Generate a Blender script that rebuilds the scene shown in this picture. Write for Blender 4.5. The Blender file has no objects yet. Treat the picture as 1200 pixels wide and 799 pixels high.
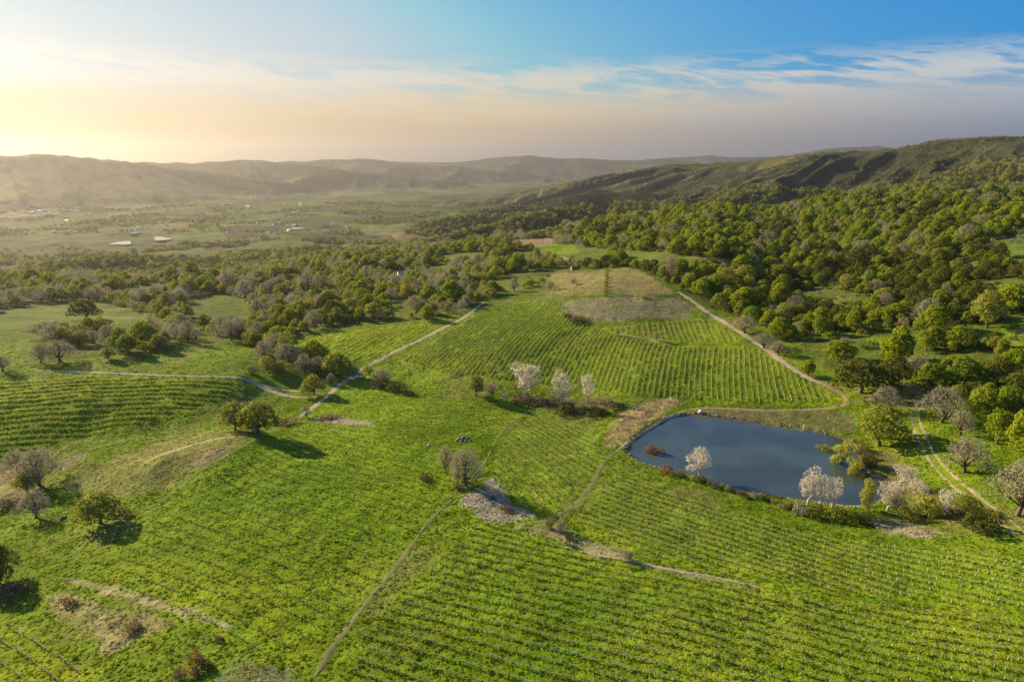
import bpy, math, random
import numpy as np
from mathutils import Vector

random.seed(7)
rng = np.random.default_rng(11)
R = math.radians
scene = bpy.context.scene
col = scene.collection

# ------------------------------------------------------------------ camera
CAM_H = 100.0
FPX = 811.0            # focal length in photo pixels (photo 1200 x 799)
V_HOR = 197.0
PITCH = math.atan((399.5 - V_HOR) / FPX)
cam_d = bpy.data.cameras.new('camera')
cam_d.sensor_width = 36.0
cam_d.lens = 36.0 * FPX / 1200.0
cam_d.clip_start = 1.0
cam_d.clip_end = 120000.0
cam = bpy.data.objects.new('camera', cam_d)
cam.location = (0, 0, CAM_H)
cam.rotation_euler = (R(90) - PITCH, 0, 0)
col.objects.link(cam)
scene.camera = cam

# ------------------------------------------------------------------ light
SUN_AZ = -53.0         # degrees from +Y, negative = to the left
SUN_EL = 20.0
scene.view_settings.view_transform = 'Standard'
scene.view_settings.look = 'None'
scene.view_settings.gamma = 1.0
scene.view_settings.use_curve_mapping = False
EXPO = 1.28
scene.view_settings.exposure = EXPO
scene.cycles.volume_bounces = 0
scene.cycles.max_bounces = 6
scene.cycles.use_denoising = True

sd = Vector((math.sin(R(SUN_AZ)) * math.cos(R(SUN_EL)), math.cos(R(SUN_AZ)) * math.cos(R(SUN_EL)), math.sin(R(SUN_EL))))
sun_l = bpy.data.lights.new('sun', 'SUN')
sun_l.energy = 5.0
sun_l.angle = R(0.6)
sun_l.color = (1.0, 0.80, 0.47)
sun = bpy.data.objects.new('sun', sun_l)
sun.rotation_euler = sd.to_track_quat('Z', 'Y').to_euler()
sun.location = (-400, 300, 400)
col.objects.link(sun)


def nodes_of(m):
    m.use_nodes = True
    nt = m.node_tree
    nt.nodes.clear()
    return nt


def N(nt, kind, **kw):
    n = nt.nodes.new(kind)
    for k, v in kw.items():
        setattr(n, k, v)
    return n


def math_n(nt, op, a, b=None, c=None, clamp=False):
    n = N(nt, 'ShaderNodeMath', operation=op, use_clamp=clamp)
    for i, x in enumerate((a, b, c)):
        if x is None:
            continue
        if isinstance(x, (int, float)):
            n.inputs[i].default_value = x
        else:
            nt.links.new(x, n.inputs[i])
    return n.outputs[0]


def mix_c(nt, fac, a, b, blend='MIX'):
    n = N(nt, 'ShaderNodeMix', data_type='RGBA', blend_type=blend)
    if isinstance(fac, (int, float)):
        n.inputs[0].default_value = fac
    else:
        nt.links.new(fac, n.inputs[0])
    for i, x in ((6, a), (7, b)):
        if isinstance(x, (tuple, list)):
            n.inputs[i].default_value = (*x, 1) if len(x) == 3 else x
        else:
            nt.links.new(x, n.inputs[i])
    return n.outputs[2]


def ramp(nt, fac, stops, interp='EASE'):
    n = N(nt, 'ShaderNodeValToRGB')
    cr = n.color_ramp
    cr.interpolation = interp
    while len(cr.elements) < len(stops):
        cr.elements.new(0.5)
    for e, (p, c) in zip(cr.elements, stops):
        e.position = p
        e.color = (c, c, c, 1) if isinstance(c, (int, float)) else (*c, 1)
    nt.links.new(fac, n.inputs[0])
    return n.outputs[0]


def maprange(nt, x, a, b, c=0.0, d=1.0, smooth=True):
    n = N(nt, 'ShaderNodeMapRange', interpolation_type='SMOOTHSTEP' if smooth else 'LINEAR')
    nt.links.new(x, n.inputs[0])
    for i, v in ((1, a), (2, b), (3, c), (4, d)):
        n.inputs[i].default_value = v
    return n.outputs[0]


# ------------------------------------------------------------------ sky
world = bpy.data.worlds.new('World')
scene.world = world
world.use_nodes = True
nt = world.node_tree
nt.nodes.clear()
sky = N(nt, 'ShaderNodeTexSky', sky_type='NISHITA')
sky.sun_disc = False
sky.sun_elevation = R(SUN_EL)
sky.sun_rotation = R(SUN_AZ)
sky.altitude = 350
sky.air_density = 1.0
sky.dust_density = 1.6
sky.ozone_density = 2.2
tc = N(nt, 'ShaderNodeTexCoord')
sep = N(nt, 'ShaderNodeSeparateXYZ')
nt.links.new(tc.outputs['Generated'], sep.inputs[0])
X, Y, Z = sep.outputs
azs = math_n(nt, 'ARCTAN2', X, Y)                       # radians from +Y
elev = math_n(nt, 'ARCSINE', Z)
# angle to the sun, 1 towards it
dotn = N(nt, 'ShaderNodeVectorMath', operation='DOT_PRODUCT')
nt.links.new(tc.outputs['Generated'], dotn.inputs[0])
dotn.inputs[1].default_value = sd
sdot = dotn.outputs['Value']
# cirrus coordinates: stretched bands
cc = N(nt, 'ShaderNodeCombineXYZ')
nt.links.new(math_n(nt, 'MULTIPLY', azs, 3.2), cc.inputs[0])
nt.links.new(math_n(nt, 'MULTIPLY_ADD', azs, 2.0, math_n(nt, 'MULTIPLY', elev, 26.0)), cc.inputs[1])
n1 = N(nt, 'ShaderNodeTexNoise')
n1.inputs['Scale'].default_value = 1.5
n1.inputs['Detail'].default_value = 9
n1.inputs['Roughness'].default_value = 0.58
n1.inputs['Distortion'].default_value = 0.9
nt.links.new(cc.outputs[0], n1.inputs['Vector'])
cc2 = N(nt, 'ShaderNodeCombineXYZ')
nt.links.new(math_n(nt, 'MULTIPLY', azs, 9.0), cc2.inputs[0])
nt.links.new(math_n(nt, 'MULTIPLY_ADD', azs, 9.0, math_n(nt, 'MULTIPLY', elev, 60.0)), cc2.inputs[1])
cc2.inputs[2].default_value = 4.0
n2 = N(nt, 'ShaderNodeTexNoise')
n2.inputs['Scale'].default_value = 1.3
n2.inputs['Detail'].default_value = 8
n2.inputs['Roughness'].default_value = 0.6
n2.inputs['Distortion'].default_value = 1.4
nt.links.new(cc2.outputs[0], n2.inputs['Vector'])
cnoise = math_n(nt, 'ADD', math_n(nt, 'MULTIPLY', n1.outputs['Fac'], 0.68), math_n(nt, 'MULTIPLY', n2.outputs['Fac'], 0.32))
# sky colours along the horizon, left (near the sun) to right
azf = maprange(nt, azs, R(-40), R(40), smooth=False)


def along(l_, c_, r_):
    return ramp(nt, azf, [(0.0, l_), (0.5, c_), (1.0, r_)], 'LINEAR')


c0 = along((0.50, 0.27, 0.08), (0.40, 0.39, 0.45), (0.24, 0.38, 0.58))
c1 = along((0.66, 0.42, 0.15), (0.68, 0.51, 0.35), (0.30, 0.42, 0.60))
c2 = along((0.62, 0.52, 0.38), (0.90, 0.68, 0.38), (0.50, 0.56, 0.66))
c3 = along((0.80, 0.82, 0.82), (0.78, 0.74, 0.62), (0.72, 0.76, 0.78))
band = mix_c(nt, maprange(nt, elev, R(0.3), R(2.6)), c0, c1)
band = mix_c(nt, maprange(nt, elev, R(2.6), R(5.0)), band, c2)
band = mix_c(nt, maprange(nt, elev, R(4.6), R(7.6)), band, c3)
wig = math_n(nt, 'MULTIPLY_ADD', cnoise, 0.12, math_n(nt, 'SUBTRACT', elev, 0.06))     # ragged edges
low = maprange(nt, wig, R(6.6), R(3.2))
# streaky cirrus above the low band
streak = maprange(nt, cnoise, 0.40, 0.56)
env = math_n(nt, 'MULTIPLY', maprange(nt, elev, R(2.5), R(5.0)), maprange(nt, wig, R(8.7), R(7.0)))
cir = math_n(nt, 'MULTIPLY', streak, env)
veil = math_n(nt, 'MULTIPLY', maprange(nt, azf, 0.75, 0.05), maprange(nt, elev, R(15), R(6), 0.0, 0.5))
skyc = N(nt, 'ShaderNodeVectorMath', operation='SCALE')
nt.links.new(sky.outputs[0], skyc.inputs[0])
skyc.inputs['Scale'].default_value = 0.43
blue = ramp(nt, azf, [(0.0, (1.35, 1.30, 1.22)), (0.5, (0.36, 1.12, 1.70)), (1.0, (0.0, 0.95, 2.1))], 'LINEAR')
base = mix_c(nt, 1.0, skyc.outputs[0], blue, 'MULTIPLY')
K = 1.0 / (0.1 * 2 ** EXPO)


def scaled(c):
    n = N(nt, 'ShaderNodeVectorMath', operation='SCALE')
    nt.links.new(c, n.inputs[0]); n.inputs['Scale'].default_value = K
    return n.outputs[0]


cap = N(nt, 'ShaderNodeVectorMath', operation='MINIMUM')
nt.links.new(base, cap.inputs[0]); cap.inputs[1].default_value = (0.36 * K, 0.58 * K, 0.76 * K)
base = cap.outputs[0]
s1 = mix_c(nt, veil, base, scaled(c3))
s1 = mix_c(nt, low, s1, scaled(band))
s2 = mix_c(nt, math_n(nt, 'MULTIPLY', cir, 0.9), s1, scaled(mix_c(nt, maprange(nt, elev, R(4), R(7)), c2, c3)))
bg = N(nt, 'ShaderNodeBackground')
nt.links.new(s2, bg.inputs[0])
bg.inputs[1].default_value = 0.1
wo = N(nt, 'ShaderNodeOutputWorld')
nt.links.new(bg.outputs[0], wo.inputs[0])


# ------------------------------------------------------------------ noise
def _hash(ix, iy, seed):
    h = (ix.astype(np.int64) * 374761393 + iy.astype(np.int64) * 668265263 + seed * 974634777) & 0xFFFFFFFF
    h = ((h ^ (h >> 13)) * 1274126177) & 0xFFFFFFFF
    h = (h ^ (h >> 16)) & 0xFFFFFFFF
    return h.astype(np.float64) / 4294967295.0


def vnoise(x, y, seed=0):
    ix = np.floor(x); iy = np.floor(y)
    fx = x - ix; fy = y - iy
    fx = fx * fx * fx * (fx * (fx * 6 - 15) + 10)
    fy = fy * fy * fy * (fy * (fy * 6 - 15) + 10)
    a = _hash(ix, iy, seed); b = _hash(ix + 1, iy, seed)
    c = _hash(ix, iy + 1, seed); d = _hash(ix + 1, iy + 1, seed)
    return (a + (b - a) * fx) * (1 - fy) + (c + (d - c) * fx) * fy


def fbm(x, y, o=4, seed=0, rough=0.5):
    t = 0; amp = 1; tot = 0
    for i in range(o):
        t = t + amp * vnoise(x, y, seed + i * 17)
        tot += amp
        amp *= rough
        x, y = 2.03 * (x * 0.8 - y * 0.6) + 5.3, 2.03 * (x * 0.6 + y * 0.8) - 3.1
    return t / tot


def ridged(x, y, o=3, seed=0):
    t = 0; amp = 1; tot = 0
    for i in range(o):
        t = t + amp * (1 - np.abs(2 * vnoise(x, y, seed + i * 31) - 1))
        tot += amp
        amp *= 0.5
        x, y = 2.1 * (x * 0.8 - y * 0.6) + 1.7, 2.1 * (x * 0.6 + y * 0.8) + 9.2
    return t / tot


def sstep(x, a, b):
    t = np.clip((x - a) / (b - a), 0, 1)
    return t * t * (3 - 2 * t)


# ------------------------------------------------------------------ terrain heights
CP, SP = math.cos(PITCH), math.sin(PITCH)


def ray(u, v):
    cx = (u - 600.0) / FPX; cy = (399.5 - v) / FPX
    d = np.array([cx, CP + cy * SP, -SP + cy * CP])
    return d / math.hypot(d[0], d[1])          # unit horizontal length, z = slope


def project(x, y, z):
    dx, dy, dz = x, y, z - CAM_H
    depth = dy * CP - dz * SP
    upc = dy * SP + dz * CP
    depth = np.where(depth < 1, 1, depth)
    return 600 + FPX * dx / depth, 399.5 - FPX * upc / depth, depth


ctrl = []   # az, lnD, z


def cz(v, *uz):
    for u, z in uz:
        d = ray(u, v)
        D = (z - CAM_H) / d[2]
        ctrl.append((math.atan2(d[0], d[1]), math.log(D), z))


def cD(u, *vD):
    for v, D in vD:
        d = ray(u, v)
        ctrl.append((math.atan2(d[0], d[1]), math.log(D), CAM_H + D * d[2]))


def cw(u, *Dz):
    d = ray(u, 300)
    for D, z in Dz:
        ctrl.append((math.atan2(d[0], d[1]), math.log(D), z))


cz(960, (-200, -2), (100, 0), (600, 1), (1000, 2), (1400, 4))
cz(799, (-150, -6), (0, -3), (300, 1), (600, 2), (900, 3), (1200, 4), (1350, 5))
cz(700, (-150, -8), (0, -5), (200, 0), (400, 1), (600, 2), (800, 2), (1000, 1), (1200, 3), (1350, 5))
cz(620, (-150, -12), (0, -9), (120, -4), (300, 1), (450, 1), (600, 0), (750, -1), (900, -2), (1050, -3), (1200, 2), (1350, 7))
cz(562, (-150, -13), (0, -11), (100, -7), (190, -1), (280, 1), (400, 1), (520, 0), (620, -2), (720, -4), (880, -6), (1000, -6), (1100, -2), (1200, 3), (1350, 8))
cz(510, (-150, -8), (0, -6.5), (100, -8), (190, -7.5), (285, 2), (345, -2), (450, -1), (600, -4), (750, -5.5), (900, -6), (1000, -4), (1100, 1), (1200, 5), (1350, 10))
cz(485, (240, -5.5), (180, -4))
cz(540, (0, -10), (100, -5), (185, 1.5), (255, 3))
cz(470, (-150, 0), (0, -0.5), (100, -0.5), (200, -2), (300, -6.5), (390, -6.5), (480, -5), (600, -8), (680, -8), (780, -4), (900, -3), (1000, 0))
cz(440, (-150, 2), (0, 2), (100, 2.5), (200, 2), (280, 0), (350, -5), (430, -6), (500, -5), (600, -4), (750, -1))
cz(400, (-150, -3), (0, -2), (100, 0), (200, -2), (300, -5), (400, -3), (500, 0), (600, 2), (750, 3))
cz(370, (-150, -10), (0, -8), (100, -12), (200, -11), (300, -13), (420, -3), (560, 2), (650, 5), (800, 5))
cz(340, (0, -22), (100, -20), (200, -18), (300, -16), (420, -12), (540, -6), (640, 3), (715, 12))
cz(328, (-150, -31), (0, -29), (100, -26), (200, -25))
cz(320, (350, -21))
cz(318, (500, -14), (600, -5))
cz(307, (400, -22))
cz(302, (500, -19), (600, -6))
cD(600, (290, 950), (281, 1150))
cD(500, (292, 1100))
cD(700, (315, 640), (300, 767), (285, 950), (270, 1150), (262, 1320))
cD(800, (340, 518), (315, 617), (290, 764), (270, 900), (252, 1100))
for v_, z9, z10 in ((440, 0, 2), (400, 3, 7), (370, 6, 11), (340, 10, 16), (315, 14, 21), (290, 20, 28), (262, 29, 37), (249, 37, 44)):
    cz(v_, (900, z9), (1000, z10))
cz(236, (1000, 52))
for v_, z11, z12, z13 in ((470, 4, 7, 11), (440, 7, 11, 15), (400, 13, 18, 22), (340, 22, 28, 32), (290, 35, 42, 46), (260, 46, 52, 56), (250, 49, 55, 59), (233, 57, 63, 67)):
    cz(v_, (1100, z11), (1200, z12), (1350, z13))
for u in (-150, 0, 150, 300):
    cw(u, (1080, -60), (1300, -85), (1800, -125), (2300, -150), (3000, -150))
cw(450, (1300, -70), (1800, -115), (2400, -150), (3000, -150))
cw(600, (1450, -60), (1900, -100), (2400, -140), (3000, -150))
cw(740, (1600, -40), (2000, -85), (2500, -120), (3000, -140))
cw(870, (1400, 10), (1900, -60), (2500, -100), (3000, -120))
cw(1000, (1500, 15), (1900, -40), (2400, -75), (3000, -90))
cw(1150, (1500, 20), (1900, -25), (2400, -55), (3000, -80))
cw(1350, (1450, 30), (1900, -10), (2400, -35), (3000, -60))
ctrl = np.array(ctrl)
AZS = 2.0


def tps_fit(P, z, lam=0.0004):
    n = len(P)
    d2 = ((P[:, None, :] - P[None, :, :]) ** 2).sum(-1)
    K = 0.5 * d2 * np.log(d2 + 1e-12)
    K[np.arange(n), np.arange(n)] += lam
    T = np.c_[np.ones(n), P]
    A = np.zeros((n + 3, n + 3))
    A[:n, :n] = K; A[:n, n:] = T; A[n:, :n] = T.T
    return np.linalg.solve(A, np.r_[z, 0, 0, 0])


CPT = np.c_[ctrl[:, 0] * AZS, ctrl[:, 1]]
CW = tps_fit(CPT, ctrl[:, 2])


def tps(az, ln):
    out = np.empty(az.size)
    q = np.c_[az.ravel() * AZS, ln.ravel()]
    for i in range(0, len(q), 40000):
        s = q[i:i + 40000]
        d2 = ((s[:, 0:1] - CPT[None, :, 0]) ** 2 + (s[:, 1:2] - CPT[None, :, 1]) ** 2)
        K = 0.5 * d2 * np.log(d2 + 1e-12)
        out[i:i + 40000] = K @ CW[:-3] + CW[-3] + s @ CW[-2:]
    return out.reshape(az.shape)


# grid, fine in front of the camera and over the near fields, coarse behind
az_core = np.radians(np.linspace(-40, 40, 800))
az_side = np.radians(np.concatenate([np.linspace(40.3, 75, 70), np.linspace(77, 282, 60), np.linspace(285, 319.7, 70)]))
AZ = np.concatenate([az_core, az_side])              # increasing, closes at 320 deg
LN = np.concatenate([np.log(np.linspace(2, 88, 14)),
                     np.linspace(math.log(92), math.log(330), 340),
                     np.linspace(math.log(331), math.log(1250), 330)[1:],
                     np.linspace(math.log(1254), math.log(5200), 300),
                     np.linspace(math.log(5240), math.log(24000), 120)])
GA, GL = np.meshgrid(AZ, LN)                         # rows: distance, cols: azimuth
GD = np.exp(GL)
GX = np.sin(GA) * GD
GY = np.cos(GA) * GD
aw = (GA + np.pi) % (2 * np.pi) - np.pi
base = tps(np.clip(aw, R(-43), R(43)), np.clip(GL, math.log(95), math.log(2900)))
near = sstep(GD, 20, 90)
GZ = base
# small undulation of the near land
GZ = GZ + (fbm(GX / 46, GY / 46, 3, 3) - 0.5) * 3.0 * sstep(GD, 90, 400) + (fbm(GX / 17, GY / 17, 3, 5) - 0.5) * 0.9
GZ = GZ + (fbm(GX / 150 + 3, GY / 150, 3, 41) - 0.5) * 26 * sstep(GD, 1150, 1700)
GZ = GZ + (fbm(GX / 500 + 3, GY / 500, 3, 42) - 0.5) * 26 * sstep(GD, 2400, 4500)
# wooded gullies down the right-hand hill
rh = sstep(aw, R(9), R(17)) * sstep(GD, 450, 700) * sstep(-GD, -1700, -1200)
GZ = GZ + rh * (fbm(GX / 130 - GY / 500, GY / 420 + 2.2, 2, 77) - 0.5) * 30


def ridge(pts, slope, spur_len, spur_amp, skew, seed, rough=14.0, toe=None):
    """A mountain chain: a crest through (u, v, distance) points falling off both ways into spurs."""
    global GZ
    W = []
    for u, v, D in pts:
        d = ray(u, v)
        W.append((d[0] * D, d[1] * D, CAM_H + D * d[2]))
    W = np.array(W)
    dmin = GD.min()
    Dm = min(p[2] for p in pts)
    hmax = W[:, 2].max() + 200
    sel = (GD > Dm - hmax / slope * 1.3) & (GD > 1150) & (np.abs(aw) < R(75))
    x = GX[sel]; y = GY[sel]
    best = np.full(x.shape, 1e12); bs = np.zeros_like(x); bz = np.zeros_like(x)
    s0 = 0
    for a, b in zip(W[:-1], W[1:]):
        e = b[:2] - a[:2]
        L = math.hypot(*e)
        t = np.clip(((x - a[0]) * e[0] + (y - a[1]) * e[1]) / L ** 2, 0, 1)
        d = np.hypot(x - a[0] - t * e[0], y - a[1] - t * e[1])
        m = d < best
        best = np.where(m, d, best)
        bs = np.where(m, s0 + t * L, bs)
        bz = np.where(m, a[2] + (b[2] - a[2]) * t, bz)
        s0 += L
    e = W[-1, :2] - W[0, :2]
    e = e / np.hypot(*e)
    # coordinates along and across the chain's mean line, so that spurs run on without jumps
    along_ = (x - W[0, 0]) * e[0] + (y - W[0, 1]) * e[1]
    across = (x - W[0, 0]) * -e[1] + (y - W[0, 1]) * e[0]
    sl = along_ + skew * np.abs(across)
    wob = (fbm(x / (spur_len * 1.3), y / (spur_len * 1.3), 3, seed + 3) - 0.5) * spur_len * 0.9
    sp = 0.72 * ridged((sl + wob * 0.5) / spur_len, across / (spur_len * 8) + seed, 1, seed) + 0.28 * ridged((sl + 0.35 * across + wob) / (spur_len * 0.4), across / (spur_len * 2.5) + seed, 2, seed + 7)
    A = spur_amp * sstep(best, 0, spur_len * 0.9)
    z = bz - slope * best * (1 - 0.25 * sstep(best, 0, 1500)) + A * (sp - 0.62)
    z = z + (fbm(x / 90, y / 90, 4, seed + 9) - 0.5) * rough * sstep(best, 0, 120) + (vnoise(bs / (spur_len * 0.5), bs * 0 + 0.5, seed + 5) - 0.5) * rough * 0.9
    k = 10.0
    old = GZ[sel]
    h = np.clip(0.5 + 0.5 * (z - old) / k, 0, 1)
    GZ[sel] = old * (1 - h) + z * h + k * h * (1 - h)


# right-hand range
ridge([(1500, 146, 2500), (1300, 152, 2700), (1200, 161, 2900), (1140, 163, 3000), (1080, 167, 3100), (1040, 176, 3150), (985, 177, 3350),
       (925, 183, 3700), (850, 191, 4100), (790, 192, 4400), (740, 199, 4700), (690, 208, 4900), (640, 218, 5000), (560, 232, 5000)],
      0.28, 300, 150, 0.25, 101)
# lower spur chains of that range
ridge([(940, 216, 2700), (870, 222, 2800), (800, 226, 2900), (720, 225, 2850), (670, 229, 2750), (620, 240, 2700), (540, 252, 2600)],
      0.30, 240, 70, 0.2, 131, 12)
ridge([(850, 243, 1900), (780, 238, 2100), (715, 239, 2150), (660, 246, 2000), (610, 258, 1800), (550, 272, 1620), (480, 288, 1480)],
      0.32, 200, 45, -0.4, 151, 10)
ridge([(700, 246, 3400), (620, 243, 3600), (560, 246, 3800), (500, 250, 3900), (440, 252, 4100)], 0.16, 300, 40, 0.3, 171, 12)
# hummock in the left middle distance
ridge([(60, 312, 1560), (140, 301, 1700), (200, 303, 1750), (280, 306, 1800)], 0.22, 160, 20, 0.3, 191, 8)
# mountains across the valley
ridge([(-600, 185, 6000), (-300, 178, 6200), (-100, 180, 6500), (0, 181, 6700), (60, 179, 6800), (120, 186, 7000), (180, 192, 7300), (260, 202, 7500), (340, 214, 7700), (420, 224, 7800)],
      0.30, 600, 150, 0.5, 211, 22)
ridge([(100, 184, 9000), (170, 190, 9200), (230, 191, 9400), (290, 186, 9600), (330, 190, 9500), (390, 196, 9300), (470, 206, 9200), (540, 213, 9200)],
      0.30, 700, 170, 0.5, 231, 26)
ridge([(330, 189, 12000), (380, 187, 12200), (425, 185, 12300), (470, 191, 12400), (540, 195, 12500), (620, 202, 12500)], 0.28, 800, 180, 0.4, 251, 26)
ridge([(440, 189, 15500), (520, 190, 15600), (560, 187, 15700), (590, 183, 15800), (622, 181, 15800), (660, 185, 15900), (720, 187, 16000), (780, 187, 16000), (830, 189, 16000), (900, 192, 16000), (1000, 196, 16000)],
      0.26, 900, 200, 0.4, 271, 26)
ridge([(760, 186, 19500), (800, 184, 19600), (830, 181, 19700), (860, 185, 19800), (930, 181, 20000), (965, 174, 20200), (1000, 172, 20400), (1030, 170, 20500), (1060, 176, 20600), (1090, 164, 20800), (1140, 160, 21000), (1250, 158, 21500)],
      0.25, 900, 150, 0.4, 291, 26)


hm = sstep(GZ, -135, -90) * sstep(GD, 1500, 2200) * (1 - 0.85 * sstep(GD, 4600, 6000))
GZ = GZ + hm * (ridged(GX / 170 + fbm(GX / 300, GY / 300, 2, 8), GY / 170, 3, 313) - 0.6) * np.clip(GD / 3000, 0.5, 2.5) * 11


def gidx(x, y):
    D = np.hypot(x, y)
    a = np.arctan2(x, y)
    a = np.where(a < AZ[0], a + 2 * np.pi, a)
    fi = np.interp(np.log(np.maximum(D, 2.0)), LN, np.arange(len(LN)))
    fj = np.interp(a, AZ, np.arange(len(AZ)))
    return fi, fj


def height(x, y):
    x = np.asarray(x, float); y = np.asarray(y, float)
    fi, fj = gidx(x, y)
    i = np.clip(np.floor(fi).astype(int), 0, len(LN) - 2); j = np.clip(np.floor(fj).astype(int), 0, len(AZ) - 2)
    a = fi - i; b = fj - j
    return (GZ[i, j] * (1 - a) + GZ[i + 1, j] * a) * (1 - b) + (GZ[i, j + 1] * (1 - a) + GZ[i + 1, j + 1] * a) * b


MARCH = np.exp(np.linspace(math.log(70), math.log(23000), 2600))


def hit(u, v):
    """World point on the terrain seen at photo pixel (u, v)."""
    d = ray(u, v)
    zt = height(d[0] * MARCH, d[1] * MARCH)
    zr = CAM_H + MARCH * d[2]
    k = np.argmax(zt >= zr)
    if k == 0:
        k = len(MARCH) - 1
    g0 = zr[k - 1] - zt[k - 1]; g1 = zr[k] - zt[k]
    t = g0 / (g0 - g1) if g0 != g1 else 0
    D = MARCH[k - 1] + (MARCH[k] - MARCH[k - 1]) * t
    return np.array([d[0] * D, d[1] * D, float(height(d[0] * D, d[1] * D))])


def densify(pts, step, closed):
    out = []
    pts = list(pts)
    seq = zip(pts, pts[1:] + pts[:1]) if closed else zip(pts[:-1], pts[1:])
    for a, b in seq:
        n = max(1, int(math.hypot(b[0] - a[0], b[1] - a[1]) / step))
        for k in range(n):
            out.append((a[0] + (b[0] - a[0]) * k / n, a[1] + (b[1] - a[1]) * k / n))
    if not closed:
        out.append(pts[-1])
    return out


def poly(pts, step=25):
    return np.array([hit(u, v)[:2] for u, v in densify(pts, step, True)])


def smooth_path(pts, n=10):
    P = [np.array(p, float) for p in pts]
    P = [2 * P[0] - P[1]] + P + [2 * P[-1] - P[-2]]
    out = []
    for i in range(1, len(P) - 2):
        for k in range(n):
            t = k / n
            out.append(0.5 * (2 * P[i] + (P[i + 1] - P[i - 1]) * t + (2 * P[i - 1] - 5 * P[i] + 4 * P[i + 1] - P[i + 2]) * t * t
                              + (3 * P[i] - P[i - 1] - 3 * P[i + 1] + P[i + 2]) * t ** 3))
    out.append(P[-2])
    return out


def inside(pg, x, y):
    x = np.asarray(x, float); y = np.asarray(y, float)
    res = np.zeros(x.shape, bool)
    lo = pg.min(0); hi = pg.max(0)
    m = (x >= lo[0]) & (x <= hi[0]) & (y >= lo[1]) & (y <= hi[1])
    if not m.any():
        return res
    px = x[m]; py = y[m]
    r = np.zeros(px.shape, bool)
    for a, b in zip(pg, np.roll(pg, -1, 0)):
        if a[1] == b[1]:
            continue
        c = ((a[1] > py) != (b[1] > py)) & (px < (b[0] - a[0]) * (py - a[1]) / (b[1] - a[1]) + a[0])
        r ^= c
    res[m] = r
    return res


def edge_dist(pg, x, y, closed=True):
    best = np.full(np.shape(x), 1e9)
    segs = zip(pg, np.roll(pg, -1, 0)) if closed else zip(pg[:-1], pg[1:])
    for a, b in segs:
        e = b - a
        L2 = max(1e-9, float(e @ e))
        t = np.clip(((x - a[0]) * e[0] + (y - a[1]) * e[1]) / L2, 0, 1)
        best = np.minimum(best, np.hypot(x - a[0] - t * e[0], y - a[1] - t * e[1]))
    return best


# ------------------------------------------------------------------ the pond basin
POND_Z = -6.0
pond_px = [(737, 529), (752, 512), (775, 497), (800, 488), (830, 489), (870, 494), (920, 502), (960, 508), (990, 516), (1004, 529), (1010, 545),
           (1022, 558), (1042, 568), (1030, 586), (1000, 592), (960, 588), (905, 580), (860, 572), (820, 559), (780, 549), (752, 541)]
pond = []
for u, v in smooth_path(pond_px + pond_px[:1], 5)[:-1]:
    d = ray(u, v)
    D = (POND_Z - CAM_H) / d[2]
    pond.append((d[0] * D, d[1] * D))
pond = np.array(pond)
lo = pond.min(0) - 40; hi = pond.max(0) + 40
m = (GX > lo[0]) & (GX < hi[0]) & (GY > lo[1]) & (GY < hi[1])
px, py = GX[m], GY[m]
dd = edge_dist(pond, px, py)
ins = inside(pond, px, py)
zz = GZ[m]
ramp_w = 26.0
tgt = np.where(ins, POND_Z - np.minimum(1.6, 0.25 * dd), POND_Z + np.minimum(0.9, 0.30 * dd))
k = np.where(ins, 0.0, sstep(dd, 2.0, ramp_w))
GZ[m] = tgt * (1 - k) + np.maximum(zz, POND_Z + 0.7 - 30 * sstep(dd, 14, 38)) * k

# low relief: grassy rows and knobs
GZ += (fbm(GX / 4.2, GY / 4.2, 2, 8) - 0.5) * 0.5 * sstep(-GD, -700, -350)
GZ[m] = np.where(ins, np.minimum(GZ[m], POND_Z - 0.06), np.where(dd < 15, np.maximum(GZ[m], POND_Z + 0.08), GZ[m]))

# ------------------------------------------------------------------ land cover (polygons on the ground)
FIELDS = {
    'front': poly([(372, 805), (440, 715), (520, 640), (562, 603), (600, 618), (640, 634), (700, 657), (800, 677), (880, 693), (1000, 705), (1230, 727), (1300, 900), (360, 900)]),
    'bank': poly([(722, 545), (760, 566), (850, 600), (930, 620), (1000, 634), (1090, 645), (1230, 655), (1230, 722), (1000, 697), (880, 682), (760, 650), (668, 612), (700, 575)]),
    'middle': poly([(598, 505), (632, 478), (660, 492), (690, 505), (705, 520), (712, 532), (700, 555), (680, 580), (640, 600), (615, 595), (575, 555), (580, 530)]),
    'left_front': poly([(190, 605), (240, 560), (300, 522), (360, 495), (440, 499), (500, 520), (560, 520), (570, 540), (530, 580), (480, 640), (420, 715), (360, 780), (250, 745), (190, 712), (130, 680), (95, 660)]),
    'strip': poly([(360, 490), (400, 458), (450, 455), (520, 468), (600, 472), (622, 476), (590, 503), (500, 500), (430, 492)]),
    'left_hill': poly([(-80, 448), (0, 447), (100, 441), (200, 444), (280, 449), (270, 465), (230, 480), (150, 500), (60, 520), (0, 540), (-80, 550)]),
    'far_left': poly([(340, 405), (360, 397), (400, 389), (500, 380), (540, 372), (500, 392), (440, 422), (400, 424), (350, 418)]),
    'central': poly([(470, 424), (540, 380), (575, 358), (650, 350), (690, 381), (740, 396), (790, 406), (880, 406), (940, 440), (980, 466), (985, 474), (880, 474), (740, 464), (640, 452), (520, 440)]),
    'upper': poly([(700, 385), (760, 378), (820, 373), (845, 383), (872, 402), (790, 401), (725, 391)]),
    'corner': poly([(-60, 750), (0, 728), (40, 745), (100, 790), (120, 830), (-60, 840)]),
    'far_strip': poly([(625, 300), (680, 296), (672, 287), (640, 285), (625, 290)]),
}
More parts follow.
